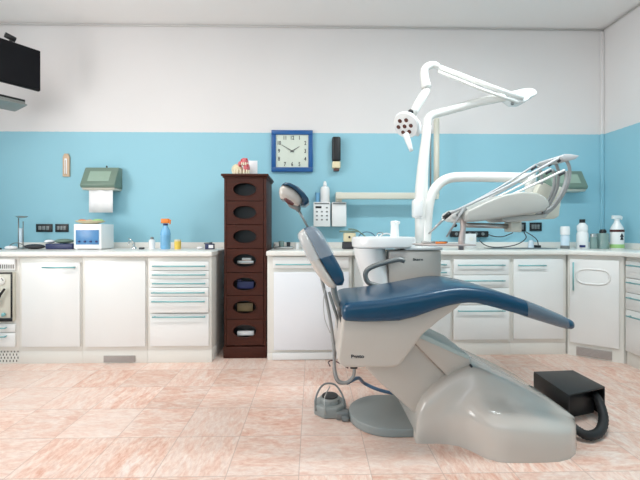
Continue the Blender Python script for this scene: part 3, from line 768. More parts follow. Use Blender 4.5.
# ================================================================== DENTAL CHAIR
YS = 2.0
def rring(P0, P1, hw, r, yc=YS, k=5, r2=None):
    """rounded rectangle between P0 (bottom/back) and P1 (top/front), spread over the chair's width"""
    P0 = Vector(P0); P1 = Vector(P1); P0.y = P1.y = yc; n = (P1 - P0); h = n.length; n.normalize()
    r2 = r if r2 is None else r2; yv = Vector((0, 1, 0)); out = []
    for (sy, hz, rr, a0) in ((1, h, r, 0), (-1, h, r, 1), (-1, 0, r2, 2), (1, 0, r2, 3)):
        rr = min(rr, h * .49, hw * .49)
        c = P0 + yv * sy * (hw - rr) + n * (h - rr if hz else rr)
        for i in range(k + 1):
            a = (a0 + i / k) * PI / 2; out.append(c + yv * rr * math.cos(a) + n * rr * math.sin(a))
    return out
t = thing('dental_chair', 'blue and white dental chair with its leg rest stretched out to the right', 'dental chair', (.85, 2.1, 0))
ST = [(.149, .675, .700, .225), (.153, .664, .712, .24), (.165, .657, .724, .247), (.19, .655, .731, .25), (.25, .653, .736, .25), (.31, .654, .741, .25), (.41, .657, .756, .25), (.486, .675, .769, .25), (.54, .694, .780, .25), (.593, .711, .790, .25), (.64, .722, .799, .25), (.69, .729, .804, .25), (.73, .730, .803, .25), (.77, .727, .799, .25), (.82, .716, .791, .25), (.877, .700, .778, .25), (.94, .682, .760, .25), (1.0, .663, .738, .25), (1.08, .638, .706, .245), (1.152, .615, .674, .24), (1.20, .601, .652, .235), (1.225, .595, .641, .23), (1.238, .597, .633, .22), (1.243, .605, .625, .20)]
ST = [(x + max(0, x - .5) * .032 - .012 * max(0, 1 - x / .5), zb - .012 * max(0, min(1, (.75 - x) / .2)), zt, hw) for x, zb, zt, hw in ST]
seat = part('seat_cushion', loft(NB(), [rring((x, 0, zb), (x, 0, zt), hw, .034, r2=.022) for x, zb, zt, hw in ST]), 'blue', t, angle=60)
sl = [(x, zb - .003, zt + .003, hw + .003) for x, zb, zt, hw in ST if 1.01 < x < 1.23]
part('sleeve', loft(NB(), [rring((x, 0, zb), (x, 0, zt), hw, .036, r2=.024) for x, zb, zt, hw in sl], caps=False), 'filmgrey', seat, label='translucent grey protective sleeve', angle=60)
# white housing under the seat
yn = 1.80
def nearpts(L_, Y): return [(at(px, py, Y).x, at(px, py, Y).z) for px, py in L_]
b = NB(); prism(b, nearpts([(342.5, 317), (340, 340), (337.5, 358), (339, 364.5), (344, 368), (392, 368), (399.5, 366), (409, 354), (423, 335), (441, 320), (457, 309), (464, 302), (440, 300), (400, 314)], yn), yn, 2 * YS - yn, .022, 5)
hs = part('seat_housing', b, 'beige', t, angle=60)
q = at(357.5, 356.5, yn); b = NB(); text(b, 'Pento', .027, T3(q.x, yn - .001, q.z) @ FACING @ Matrix.Diagonal((1.0, .85, 1, 1)), bold=.0008); part('lettering', b, 'ink', hs, label='dark maker lettering')
b = NB(); q = at(354, 368, 1.86); box(b, q.x - .018, q.x + .018, 1.86, 1.90, q.z - .006, q.z + .012, .003); part('bumper', b, 'black', t)
# lift arm
ya = 1.95
b = NB(); prism(b, nearpts([(360, 362), (372, 352), (400, 340), (417, 344), (447, 376), (462, 400), (440, 428), (417, 416), (380, 383)], ya), ya, 2.28, .012, 3); la = part('lift_arm', b, 'beige', t)
b = NB(); prism(b, nearpts([(408, 337), (421, 335), (469, 357), (474, 372), (466, 385), (447, 376), (417, 346)], 1.93), 1.93, 2.31, .008, 3); part('upper_link', b, 'beige', t)
b = NB(); prism(b, nearpts([(418, 337.5), (423, 334), (470, 356), (468, 359.5)], 1.925), 1.925, 2.315, .003, 2); part('link_cover', b, 'slatelight', t, label='blue-grey sloping cover plate')
# base
BS = [(.545, 1.905, .05, .04), (.551, 1.902, .10, .06), (.565, 1.90, .155, .08), (.59, 1.90, .205, .1), (.64, 1.90, .262, .12), (.69, 1.893, .305, .15), (.74, 1.875, .338, .172), (.785, 1.83, .360, .19), (.825, 1.775, .374, .197), (.87, 1.745, .366, .198), (.925, 1.737, .343, .195), (1.0, 1.735, .306, .187), (1.08, 1.737, .268, .177), (1.15, 1.742, .236, .166), (1.22, 1.762, .204, .153), (1.28, 1.80, .176, .140), (1.325, 1.85, .150, .125), (1.36, 1.905, .128, .110), (1.38, 1.96, .108, .095), (1.388, 2.02, .085, .075)]
rings = []
for x, y0, zt, zs in BS:
    x = .545 + (x - .545) * 1.0 - .022 * max(0, (1.1 - x) / .55) - .028 * max(0, (x - 1.1) / .29); y0 = y0 - .025
    ys_ = max(1.88, y0 + .001); yb = 2.36 - max(0, (x - 1.25)) * .6; zs = min(zs, zt * .82); d_ = ys_ - y0
    P_ = [(y0, .0), (y0, zs * .35), (y0, zs * .72), (y0 + d_ * .08 + .001, zs * .90), (y0 + d_ * .30 + .002, zs + (zt - zs) * .06), (y0 + d_ * .62 + .003, zs + (zt - zs) * .20), (y0 + d_ * .90 + .004, zs + (zt - zs) * .48), (ys_ + .008, zs + (zt - zs) * .78), (ys_ + .022, zt - .006), (ys_ + .045, zt), ((ys_ + yb) / 2, zt + .002), (yb - .04, zt), (yb - .012, zt - .008), (yb, zt * .8), (yb, zt * .4), (yb, 0)]
    rings.append([(x, p[0], p[1]) for p in P_])
bs = part('base', loft(NB(), rings), 'shell', t, angle=75)
q = at(491.5, 387.5, 1.89); b = NB(); lathe(b, [(0, 0), (.017, 0), (.017, .012), (.011, .016), (0, .016)], (q.x, 1.93, q.z), 18, Matrix.Rotation(PI / 2, 4, 'X') @ Matrix.Diagonal((1, 1, 3.2, 1))); part('bolt', b, 'steelgrey', bs, label='dark round bolt')
b = NB(); tube(b, [at(471.5, 366.5, 1.90), at(463.5, 357, 2.12), at(456, 348.7, 2.32)], .006, 8); part('seam', b, 'ink', bs, label='dark slot across the top')
# slate floor plate
b = NB(); pts = []
for k in range(25):
    a = PI / 2 + PI * k / 24; pts.append((.42 + .212 * math.cos(a), 2.135 + .205 * math.sin(a)))
pts = pts + [(.60, 1.93), (.60, 2.34)]
zprism(b, pts, .001, .046, .006, 3); part('floor_plate', b, 'slate', t, label='rounded slate grey floor plate')
# backrest
yb_ = 1.80
BR = [((299.5, 231.0), (303.5, 228), (311, 226), .12), ((297.8, 233.8), (304.5, 230), (315.5, 227.5), .15), ((298.2, 237.5), (306.8, 233.5), (320, 231.5), .165), ((302, 246), (311.5, 242), (325.5, 240.5), .18), ((309.5, 262), (319.5, 258), (333.5, 254.5), .195), ((316.5, 274), (326, 269), (339.5, 265), .20), ((323.5, 283), (331.5, 277.5), (344, 274), .20), ((329, 287.5), (335, 283.5), (345, 281), .195), ((334, 289.5), (337.5, 286.5), (343.5, 286), .18)]
A3 = [(at(*B_, yb_), at(*I_, yb_), at(*F_, yb_), hw) for B_, I_, F_, hw in BR]
part('backrest_shell', loft(NB(), [rring(B_, I_ - (I_ - B_) * .02, hw, .03, r2=.03) for B_, I_, F_, hw in A3]), 'shell', t, angle=60)
bc = part('backrest_cushion', loft(NB(), [rring(I_, F_, hw - .006, .03, r2=.004) for B_, I_, F_, hw in A3]), 'blue', t, angle=60)
rr_ = []
for B_, I_, F_, hw in A3[:5]:
    n_ = (F_ - B_).normalized(); rr_.append(rring(B_ - n_ * .006, F_ + n_ * .006, hw + .008, .034))
part('protective_film', loft(NB(), rr_, caps=False), 'film', bc, label='clear film over the upper backrest', angle=60)
# backrest hinge
b = NB(); tube(b, [at(333, 281, 1.93), at(334.5, 293, 1.93), at(337.5, 303, 1.93), at(343, 312, 1.93)], .016, 10, smooth=5); part('back_hinge', b, 'steelgrey', t, label='curved grey hinge arm')
b = NB(); box(b, at(340, 0, 1.9).x, at(347, 0, 1.9).x, 1.85, 2.15, Z(342, 323, 1.9), Z(342, 306, 1.9), .008); part('hinge_block', b, 'black', t)
# headrest
yh = 1.88
HW = .12
hs_ = [((280.6, 198.0), (279.3, 190.5), .085), ((281, 199.0), (280.6, 187), .105), ((283.0, 199.3), (283.6, 184.9), HW), ((286.5, 200.3), (289, 185.7), HW), ((291.5, 203.2), (295.5, 189.5), HW), ((296, 205.4), (300.5, 194.2), .118), ((299.0, 206.0), (303.3, 198.3), .10), ((300.4, 204.8), (303.4, 200.8), .085)]
part('headrest_shell', loft(NB(), [rring(at(*a, yh), at(*c, yh), hw, .03) for a, c, hw in [((p[0] - 1.3, p[1] - .5), (q[0] - 1.3, q[1] - .5), h_) for p, q, h_ in hs_]]), 'shell', t, angle=60)
hp = [((281.2, 187.0), (282.7, 183.6), .09), ((283.6, 184.9), (286, 182.3), .115), ((289, 185.7), (291.5, 183.6), HW + .006), ((295.5, 189.3), (299, 187.0), HW + .006), ((300.5, 194.0), (305.3, 193.0), HW + .004), ((303.2, 198.5), (309.3, 198.6), .115), ((303.5, 202), (310, 202.2), .10), ((301.5, 205.5), (306, 205.6), .08)]
part('headrest_cushion', loft(NB(), [rring(at(*a, yh), at(*c, yh), hw, .012) for a, c, hw in [((p[0] - 1.3, p[1] - .5), (q[0] - .8, q[1] - .5), h_) for p, q, h_ in hp]]), 'blue', t, angle=60)
b = NB(); tube(b, [at(288, 199.5, 1.97), at(292, 204, 1.97), at(297, 207, 1.97), at(299, 211, 1.97)], [.016, .022, .020, .012], 10, smooth=3); part('headrest_joint', b, 'steelgrey', t, label='grey headrest joint')
b = NB(); tube(b, [at(297, 207.5, 1.98), at(304, 220, 1.98), at(316, 243, 1.98)], [.008, .0065, .0065], 10); part('headrest_rod', b, 'steelgrey', t, label='steel headrest rod')
b = NB(); tube(b, [at(284.5, 198.5, 1.86), at(289, 202, 1.86), at(293.5, 204.5, 1.86)], [.006, .012, .007], 8, smooth=3); part('headrest_lever', b, 'maroon', t, label='dark red lever under the headrest')
# armrest on the far side
yr = 2.27
b = NB(); tube(b, [at(404.5, 261, yr), at(399, 259.5, yr), at(391, 261, yr), at(377, 265, yr), at(368.5, 269, yr), at(365.5, 274, yr), at(366.5, 280, yr), at(371, 284, yr), at(384, 287, yr)], .0155, 12, smooth=5); part('armrest', b, 'steelgrey', t, label='grey looped armrest')

# hoses on the floor and behind the chair
YH = 2.02
def hose(label, pts, r, m, name='hose', cat='hose', Y=YH, smooth=6, group=None):
    P_ = [at(p[0], p[1], p[2] if len(p) > 2 else Y) for p in pts]
    for p in P_: p.z = max(p.z, r + .001)
    return solo(name, tube(NB(), P_, r, 8, smooth=smooth), m, label, cat, group)
hose('grey hose hanging straight from the backrest to the floor', [(321, 276), (326.5, 300), (331, 325), (334, 350), (334.5, 368), (338, 380), (346, 382.5), (353, 377), (354.5, 368)], .009, 'hose')
hose('dark grey hose slanting down beside the white chair housing', [(329, 292), (334, 308, 2.0), (338.2, 322, 2.0), (338, 335, 2.0), (335.5, 350, 2.0), (334, 370, 2.08), (338, 382, 2.12), (348, 383, 2.12)], .008, 'steelgrey')
hose('thin pale wire looping left of the chair hoses', [(325.5, 288), (323.5, 300), (324.5, 318), (330, 333)], .0025, 'hoselight', 'wire', 'wire', 1.95)
hose('thin wire with a reddish lead on the floor left of the chair', [(330, 366, 2.2), (328.5, 362, 2.3), (333, 360.5, 2.3), (341, 364, 2.25), (348, 368, 2.2)], .004, 'maroon', 'wire', 'wire')
hose('blue-grey hose running over the floor to the chair base', [(347, 383, 2.2), (358, 378, 2.3), (364, 383, 2.42), (374, 388, 2.42), (385, 391.5, 2.42), (398, 395, 2.42)], .011, 'bluehose')
# foot control
fx, fy = X(330, 2.22), 2.22
t = thing('foot_control', 'grey octagonal foot control with a dark round pad and wire hoop', 'foot control', (fx, fy, 0))
oc = [(fx + .102 * math.cos(PI / 8 + k * PI / 4), fy + .098 * math.sin(PI / 8 + k * PI / 4)) for k in range(8)]
b = NB(); zprism(b, oc, .001, .062, .008, 3); part('body', b, 'slate', t)
b = NB(); lathe(b, [(.062, .0625), (.060, .085), (.052, .092), (0, .092)], (fx, fy, 0), 28); pd = part('pedestal', b, 'slate', t)
b = NB(); lathe(b, [(.048, .0925), (.046, .099), (0, .101)], (fx, fy, 0), 28); part('pad', b, 'blackbox', pd, label='dark round pad')
b = NB(); tube(b, [(fx - .085, fy - .05, .03), (fx - .083, fy - .03, .10), (fx - .04, fy + .01, .155), (fx + .03, fy + .01, .155), (fx + .075, fy - .03, .10), (fx + .08, fy - .05, .04)], .0055, 8, smooth=6); part('hoop', b, 'steelgrey', t, label='wire carrying hoop')
b = NB(); tube(b, [(fx - .03, fy - .10, .03), (fx - .035, fy - .07, .11), (fx + .0, fy + .0, .15)], .003, 6, smooth=6); part('hoop_brace', b, 'steel', t)
b = NB(); box(b, fx + .03, fx + .105, fy - .11, fy - .055, .004, .045, .006); box(b, fx + .06, fx + .102, fy - .13, fy - .08, .002, .03, .008); part('connector', b, 'steelgrey', t)

# power box on the floor
def onz(px, py, z):
    u = (px - 320.0) / F; v = (HY - py) / F; k = (z - H) / v
    return Vector(((math.sin(YAW) + u * math.cos(YAW)) * k, (math.cos(YAW) - u * math.sin(YAW)) * k, z))
bA, bB, bC, bD = [onz(x, y, .172) for x, y in ((533.5, 371.5), (573, 370), (605, 386.6), (568.5, 395))]
BXC = (bA + bB + bC + bD) / 4; e1 = ((bB - bA) + (bC - bD)) / 2; BXA = math.atan2(e1.y, e1.x)
print('box', bA, bB, bC, bD, BXA)
t = thing('power_box', 'black metal box on the floor right of the chair base', 'box', (BXC.x, BXC.y, 0), BXA)
hx, hy_, hz_ = e1.length / 2, ((bA - bD).length + (bB - bC).length) / 4, .172
b = NB(); box(b, -hx, hx, -hy_, hy_, hz_ - .01, hz_, .003); box(b, -hx, -hx + .008, -hy_, hy_, .001, hz_ - .0101, .001); box(b, hx - .008, hx, -hy_, hy_, .001, hz_ - .0101, .001); box(b, -hx + .0081, hx - .0081, hy_ - .008, hy_, .001, hz_ - .0101, .001)
Ri = Matrix.Rotation(-BXA, 2); lA, lB, lC, lD = [Ri @ (p - BXC).to_2d() for p in (bA, bB, bC, bD)]
def warp(bm):
    for v in bm.verts:
        s_ = (v.co.x / hx + 1) / 2; q_ = (v.co.y / hy_ + 1) / 2
        p = (lD * (1 - s_) + lC * s_) * (1 - q_) + (lA * (1 - s_) + lB * s_) * q_
        v.co.x, v.co.y = p.x, p.y
    return bm
part('cover', warp(b), 'blackbox', t, world=False)
b = NB(); box(b, -hx + .03, hx - .03, -hy_ + .06, hy_ - .012, .001, hz_ - .03, .004); part('inner_unit', warp(b), 'black', t, world=False)
b = NB(); P_ = [onz(592, 391, .115), onz(597, 398, .112), onz(601.5, 408, .092), onz(603.5, 421, .055), onz(599, 432, .03), onz(588, 435.5, .03), onz(577, 430, .045), onz(570, 424, .06)]
Q_ = smoothpath(P_, 8); R_ = [.021 + (.003 if k % 2 else 0) for k in range(len(Q_))]; tube(b, Q_, R_, 14); part('flexible_hose', b, 'rubber', t, label='thick black corrugated hose')

# ================================================================== WATER UNIT with bowl
YU = 2.55
t = thing('cuspidor_unit', 'white rinsing unit with round bowl and tall cup filler behind the chair', 'dental unit', (X(405, YU), YU, 0))
def P2(px, py, Y=YU): return at(px, py, Y)
b = NB(); c = P2(383.5, 0); zt = Z(384, 237, YU - .1); zb = Z(384, 248.5, YU - .15)
Mx = Matrix.Diagonal((1.13, .92, 1, 1))
lathe(b, [(0, zt - .035), (.10, zt - .03), (.16, zt - .012), (.178, zt), (.188, zt - .002), (.193, zt - .02), (.190, zb + .01), (.180, zb), (.12, zb - .002), (0, zb - .002)], (c.x, YU, 0), 44, Mx)
bowl = part('bowl', b, 'whiteplastic', t)
b = NB(); rg = []
for py, l_, r_ in ((249, 353, 384), (256, 354.5, 385), (268, 358.5, 386.5), (280, 362, 388), (300, 368, 391)):
    p = P2(l_, py); q = P2(r_, py); cx = (p.x + q.x) / 2; rx = (q.x - p.x) / 2
    rg.append([(cx + rx * math.cos(2 * PI * k / 28), YU - .02 + .12 * math.sin(2 * PI * k / 28), p.z) for k in range(28)])
rg[0] = [(x, y, zb - .0025) for x, y, z in rg[0]]
loft(b, rg); part('bowl_stem', b, 'whiteplastic', t)
b = NB(); cc = X(397, YU - .05); z0 = zt - .028; z1 = Z(397, 222, YU); lathe(b, [(.034, z0), (.031, z0 + .03), (.027, z1 - .03), (.030, z1), (.025, z1 + .008), (0, z1 + .010)], (cc, YU + .02, 0), 22); box(b, cc - .005, cc + .034, YU - .0, YU + .04, z1 - .015, z1 + .006, .006)
part('cup_filler', b, 'whiteplastic', t)
b = NB(); tube(b, [(c.x - .02, YU + .12, zt - .004), (c.x - .02, YU + .12, zt + .02), (c.x - .0, YU + .06, zt + .028), (c.x + .0, YU + .03, zt + .012)], .005, 8, smooth=5); part('rinse_pipe', b, 'chrome', bowl)
yf = 2.44
b = NB(); box(b, X(389, yf), X(441.5, yf), yf, 2.74, Z(415, 298, yf), Z(415, 250.3, yf), .014, 4); body = part('housing', b, 'shell', t)
b = NB(); box(b, X(405, yf), X(442.5, yf), yf - .006, 2.75, Z(415, 250.2, yf), Z(415, 247.0, yf), .006, 3); part('top_ledge', b, 'whiteplastic', t)
q = at(418, 259.5, yf); b = NB(); text(b, 'Stern', .027, T3(q.x, yf - .001, q.z) @ FACING @ Matrix.Diagonal((1.15, .8, 1, 1)), bold=.0006); part('lettering', b, 'ink', body, label='small dark maker lettering')
b = NB(); box(b, X(392, yf), X(414, yf), 2.50, 2.70, .001, Z(415, 298.2, yf), .02, 3); part('pedestal', b, 'beige', t)
# delivery arm rises from the unit
yp = 2.60
b = NB(); pth = [at(425.5, 247, yp), at(427, 225, yp), at(428.5, 207, yp), at(432, 194, yp), at(439, 184, yp), at(449, 178.3, yp), at(462, 177, yp), at(490, 177, 2.55), at(530, 178, 2.47)]
tube(b, pth, .0345, 18, smooth=5); part('arm_tube', b, 'enamel', t, label='thick white bent tube carrying the instruments')

# ================================================================== OPERATING LAMP
t = thing('operating_lamp', 'white operating lamp on a jointed arm rising from the water unit', 'lamp', (X(424, yp), yp, Z(424, 247, yf)))
yl = 2.62
b = NB(); tube(b, [at(421.5, 246.5, yl), at(421.5, 225, yl), at(421, 200, yl), at(421.5, 188, yl), at(422.5, 172, yl), at(424, 155, yl), at(426, 138, yl), at(427, 126, yl)], [.045, .045, .045, .044, .040, .036, .032, .032], 18); part('post', b, 'enamel', t)
b = NB(); box(b, X(413, 2.55), X(422.5, 2.55), 2.53, 2.60, Z(418, 218, 2.55), Z(418, 199, 2.55), .018, 4); part('control_knob', b, 'whiteplastic', t)
b = NB(); tube(b, [at(427, 126.5, yl), at(427.3, 121, yl), at(429.5, 117, yl), at(435, 114, yl), at(450, 110, 2.61), at(480, 101.8, 2.58), at(514, 95.5, 2.55)], .0285, 14, smooth=4); part('lower_arm', b, 'enamel', t)
ye = 2.55
b = NB(); prism(b, nearpts([(506, 95), (513, 91), (522, 88.5), (531, 87.6), (536, 89), (537.8, 92), (537, 95), (531, 97), (529, 100), (523, 102.5), (515, 102)], ye - .05), ye - .05, ye + .05, .02, 4); part('elbow_cover', b, 'whiteplastic', t, angle=60)
b = NB(); q = at(512.5, 103.5, ye - .04); ell(b, q, .012, .012, .012, 10); part('elbow_screw', b, 'steelgrey', t)
b = NB(); tube(b, [at(523, 98.5, 2.50), at(480, 82.8, 2.50), at(437, 66.3, 2.50)], .0165, 12); tube(b, [at(518, 102.5, 2.50), at(480, 88.8, 2.50), at(438, 71.5, 2.50)], .010, 10)
part('upper_arm', b, 'enamel', t)
b = NB(); tube(b, [at(438, 66.5, 2.50), at(434, 64.8, 2.50), at(428.5, 66, 2.50), at(424.5, 70, 2.50), at(424.6, 78, 2.50), at(426.5, 88, 2.50)], [.020, .022, .026, .026, .028, .034], 14, smooth=4); part('neck', b, 'enamel', t)
b = NB(); tube(b, [at(426.8, 90, 2.50), at(422, 98, 2.49), at(417, 106, 2.48), at(413.5, 113, 2.47)], [.026, .032, .03, .026], 14, smooth=3); part('yoke', b, 'enamel', t)
hc = at(405.5, 125.5, 2.42); dn = Vector((-.68, -.58, -.68)).normalized(); Mh = dn.to_track_quat('Z', 'X').to_matrix().to_4x4()
Mh_full = Matrix.Translation(hc) @ Mh
b = NB(); lathe(b, [(0, .012), (.07, .010), (.086, .004), (.092, -.008), (.085, -.028), (.055, -.05), (.03, -.058), (0, -.06)], hc, 36, Mh); hd = part('lamp_head', b, 'whiteplastic', t)
b = NB(); ell(b, at(417.5, 128, 2.45), .024, .04, .055, 16); part('head_joint', b, 'whiteplastic', hd)
for k in range(7):
    a = k * PI / 3 + .4; rr = 0 if k == 6 else .046; b = NB()
    lathe(b, [(0, 0), (.0135, 0), (.0135, .003), (.009, .005), (0, .005)], (0, 0, 0), 16); b.transform(Matrix.Translation(hc) @ Mh @ T3(rr * math.cos(a), rr * math.sin(a), .0115)); part('lens', b, 'brown', hd, label='small brown lens')
b = NB(); tube(b, [at(405.5, 134, 2.36), at(408.5, 142, 2.35), at(411.5, 151, 2.34)], [.020, .018, .012], 12, smooth=3); part('handle', b, 'whiteplastic', hd)
b = NB(); ell(b, at(410.5, 112.3, 2.41), .019, .019, .019, 14); part('knob', b, 'black', hd, label='black tilt knob')

# ================================================================== INSTRUMENT UNIT
YD = 2.15
t = thing('delivery_unit', 'white instrument delivery unit with long hose arms above the worktop', 'instrument unit', (X(520, 2.3), 2.3, Z(520, 250, YD)))
b = NB(); prism(b, nearpts([(466, 222), (465, 214), (468, 210.5), (475, 207.3), (488, 201), (502, 195.5), (512, 193), (524, 191.3), (536, 192.3), (544, 195.2), (549.5, 201), (550.5, 206), (546, 211), (536, 213.5), (520, 215.5), (500, 218.5), (480, 221.5)], YD), YD, 2.42, .018, 4)
mb = part('housing', b, 'greyshell', t, angle=60)
b = NB(); prism(b, nearpts([(500, 216), (510, 218.8), (555, 218.8), (559.5, 216), (560.5, 207), (563, 189), (562, 186.5), (552, 186.5), (545, 182.5), (540, 184), (535, 196), (510, 204)], 2.38), 2.38, 2.53, .008, 3); part('rear_housing', b, 'ivory', t)
b = NB(); prism(b, nearpts([(503, 216), (500, 219), (505, 222.3), (530, 221), (545, 218), (548, 214)], 2.2), 2.19, 2.40, .006, 3); part('underside', b, 'greyshell', t)
# arm tube lands on the housing
b = NB(); q = at(530, 178, 2.47); tube(b, [q + Vector((0, 0, .03)), at(531, 196, 2.46)], .036, 16); part('swivel', b, 'enamel', t)
arms = [((450, 213.5), (563, 156), 2.20, .0085, 'hoselight'), ((457, 214), (553.5, 160.5), 2.32, .007, 'hoselight'), ((461, 213), (551, 168.5), 2.26, .006, 'enamel'), ((467, 211.5), (564.5, 170), 2.17, .007, 'enamel'), ((455, 211.5), (536, 164.5), 2.39, .007, 'hoselight')]
hoses = [[(565, 158), (569.5, 168), (568.5, 182), (562, 196), (553, 208), (544, 214), (531, 217)], [(555, 161.5), (558.5, 172), (557.5, 186), (552, 200), (545, 210), (536, 215)], [(552.5, 169.5), (554.5, 178), (553, 190), (548, 201), (541, 208)], [(565.5, 171), (566, 180), (561, 194), (553, 206), (543, 213)], [(538, 166), (541.5, 175), (541, 186), (538, 197)]]
for (s0, s1, Y_, r_, m_), hh in zip(arms, hoses):
    a_ = at(*s0, Y_); c_ = at(*s1, Y_); mid = (a_ + c_) / 2 + Vector((0, 0, -.012))
    w_ = part('whip_arm', tube(NB(), [a_, mid, c_], r_, 8, smooth=6), m_, t)
    d_ = (c_ - a_).normalized(); part('collar', tube(NB(), [c_ - d_ * .035 + Vector((0, 0, -.016)), c_ + d_ * .0 + Vector((0, 0, -.014))], r_ * 1.15, 8), 'ink', w_, label='dark collar')
    part('hose', tube(NB(), [at(x, y, Y_ + (0 if i < 3 else .02)) for i, (x, y) in enumerate(hh)], .0095, 10, smooth=5), 'hose', t, label='grey looping hose')
b = NB(); prism(b, nearpts([(558, 157.5), (562, 154.8), (568, 155.2), (576, 156.5), (572, 160), (566, 161.5), (560, 161)], 2.2), 2.17, 2.42, .003, 2); part('whip_end_bar', b, 'hoselight', t)
# handpieces
def hpc(p, q, Y, m_='hose', r0=.007, r1=.004, lbl=None):
    a_ = at(*p, Y); c_ = at(*q, Y); return part('handpiece', tube(NB(), [a_, (a_ + c_) / 2, c_], [r0, (r0 + r1) / 2, r1], 10), m_, t, label=lbl)
hpc((448, 215), (428.5, 234), 2.2, 'steel', .009, .0045, 'long slim steel handpiece'); hpc((464.5, 207.5), (446.5, 237), 2.17, 'hose', .010, .0045, 'grey tapering handpiece')
b = NB(); ell(b, at(455, 225.5, 2.2), .012, .012, .011, 12); part('handpiece', b, 'black', t, label='short black handpiece tip')
b = NB(); tube(b, [at(444, 218, 2.2), at(450, 213, 2.2)], .013, 12); part('holder_clip', b, 'blackbox', t); b = NB(); tube(b, [at(457.5, 216, 2.2), at(466, 209, 2.2)], .014, 12); part('holder_clip', b, 'steelgrey', t)
b = NB(); prism(b, nearpts([(450, 218), (451, 213), (458, 209), (464, 209), (467, 214), (466, 222), (456, 221.5)], 2.24), 2.22, 2.40, .008, 3); part('holder', b, 'enamel', t)
# support bar, block, instrument tray on its bracket
b = NB(); tube(b, [at(466, 225, 2.28), at(514, 226.5, 2.28)], .0155, 12); part('support_bar', b, 'steel', t, label='round metal support bar')
b = NB(); box(b, X(510, 2.25), X(521, 2.25), 2.24, 2.32, Z(515, 232, 2.25), Z(515, 219, 2.25), .005); part('bar_block', b, 'ivory', t)
b = NB(); tube(b, [at(463.5, 219, 2.2), at(463, 230, 2.2), at(461.5, 240, 2.2), at(461, 250, 2.2)], [.018, .016, .019, .015], 14); part('tray_post', b, 'plastictray', t)
b = NB(); box(b, X(421, 2.15), X(474, 2.15), 2.12, 2.34, Z(450, 246, 2.15), Z(450, 244.2, 2.15), .003); part('tray', b, 'plastictray', t, label='rose-grey instrument tray')
tz = Z(450, 244.2, 2.15)
for nm, dy, m_, lb, x0, x1 in (('probe', .04, 'orange', 'dental probe with an orange handle at the front of the tray', 437, 448), ('tweezers', .10, 'steel', 'steel tweezers lying behind the probe on the tray', 426, 444), ('scaler', .15, 'steelgrey', 'grey scaler at the back of the instrument tray', 428, 456)):
    b = NB(); tube(b, [(X(x0, 2.15), 2.13 + dy, tz + .0075), (X(x1, 2.15), 2.14 + dy, tz + .0075)], .006, 8); solo(nm, b, m_, lb, 'dental instrument')

# ================================================================== THINGS ON THE WORKTOPS
def bottle(name, label, cat, px, w_px, py_top, py_bot, prof, parts, Y=3.45, group=None):
    """prof: (radius fraction, height fraction) ; parts: (name, prof, material)"""
    s = Y / F; r = w_px / 2 * s; h = (py_bot - py_top) * s; c = at(px, 0, Y)
    t = thing(name, label, cat, (c.x, Y, WT), group=group)
    for nm, pf, m_ in parts:
        part(nm, lathe(NB(), [(a * r, q * h) for a, q in pf], (0, 0, .0005), 20), m_, t, world=False)
    return t, r, h
YI = 3.42
# spray bottle, left
t, r, h = bottle('spray_bottle', 'light blue spray bottle with an orange trigger on the left worktop', 'spray bottle', 165.5, 9.5, 218.5, 249, None, [
    ('body', [(0, 0), (.92, 0), (1, .03), (1, .50), (.9, .60), (.55, .70), (.4, .76), (0, .76)], 'skyblue'),
    ('collar', [(.0, .765), (.48, .765), (.48, .83), (0, .83)], 'navy')])
b = NB(); box(b, -r * .9, r * .75, -.012, .012, h * .84, h * .99, .005); prism(b, [(r * .75, h * .97), (r * 1.15, h * .95), (r * 1.0, h * .80), (r * .85, h * .80), (r * .8, h * .88)], -.006, .006, .002); part('trigger', b, 'orange', t, world=False)
b = NB(); lathe(b, [(r * 1.01, h * .12), (r * 1.01, h * .46)], (0, 0, 0), 20); 
for f in b.faces[:]: 
    if len(f.verts) > 4: b.faces.remove(f)
part('label_band', b, 'lightblue', t, world=False)
# yellow cup
bottle('yellow_pot', 'small yellow plastic pot right of the blue spray bottle', 'pot', 177.7, 6.5, 239.5, 249, None, [('body', [(0, 0), (.9, 0), (.95, .1), (1, .8), (0, .8)], 'yellow'), ('lid', [(0, .81), (1, .81), (1, .98), (0, 1)], 'cream')])
# white jar
bottle('white_jar', 'small white jar with a grey cap left of the blue spray bottle', 'jar', 152, 6, 237, 249, None, [('body', [(0, 0), (1, 0), (1, .72), (.6, .8), (0, .8)], 'whiteplastic'), ('cap', [(0, .81), (.55, .81), (.5, 1), (0, 1)], 'steelgrey')])
# tap
tx = X(134, 3.52); t = thing('tap', 'small chrome tap on the left worktop near the white jar', 'tap', (tx, 3.52, WT))
b = NB(); lathe(b, [(0, 0), (.024, 0), (.022, .01), (.012, .02), (.012, .055), (0, .06)], (0, 0, .0005), 16); part('body', b, 'chrome', t, world=False)
b = NB(); tube(b, [(0, 0, .04), (-.0, -.04, .075), (.0, -.09, .07), (0, -.11, .045)], .007, 8, smooth=4); part('spout', b, 'chrome', t, world=False)
b = NB(); tube(b, [(0, 0, .055), (-.025, .0, .085), (-.05, 0, .095)], .005, 8); part('lever', b, 'chrome', t, world=False)
# plug / dark clip
b = NB(); q = X(142, YI); box(b, q - .022, q + .022, YI - .02, YI + .01, WT + .0005, WT + .018, .006); solo('clip', b, 'ink', 'small dark clip lying right of the chrome tap', 'clip')
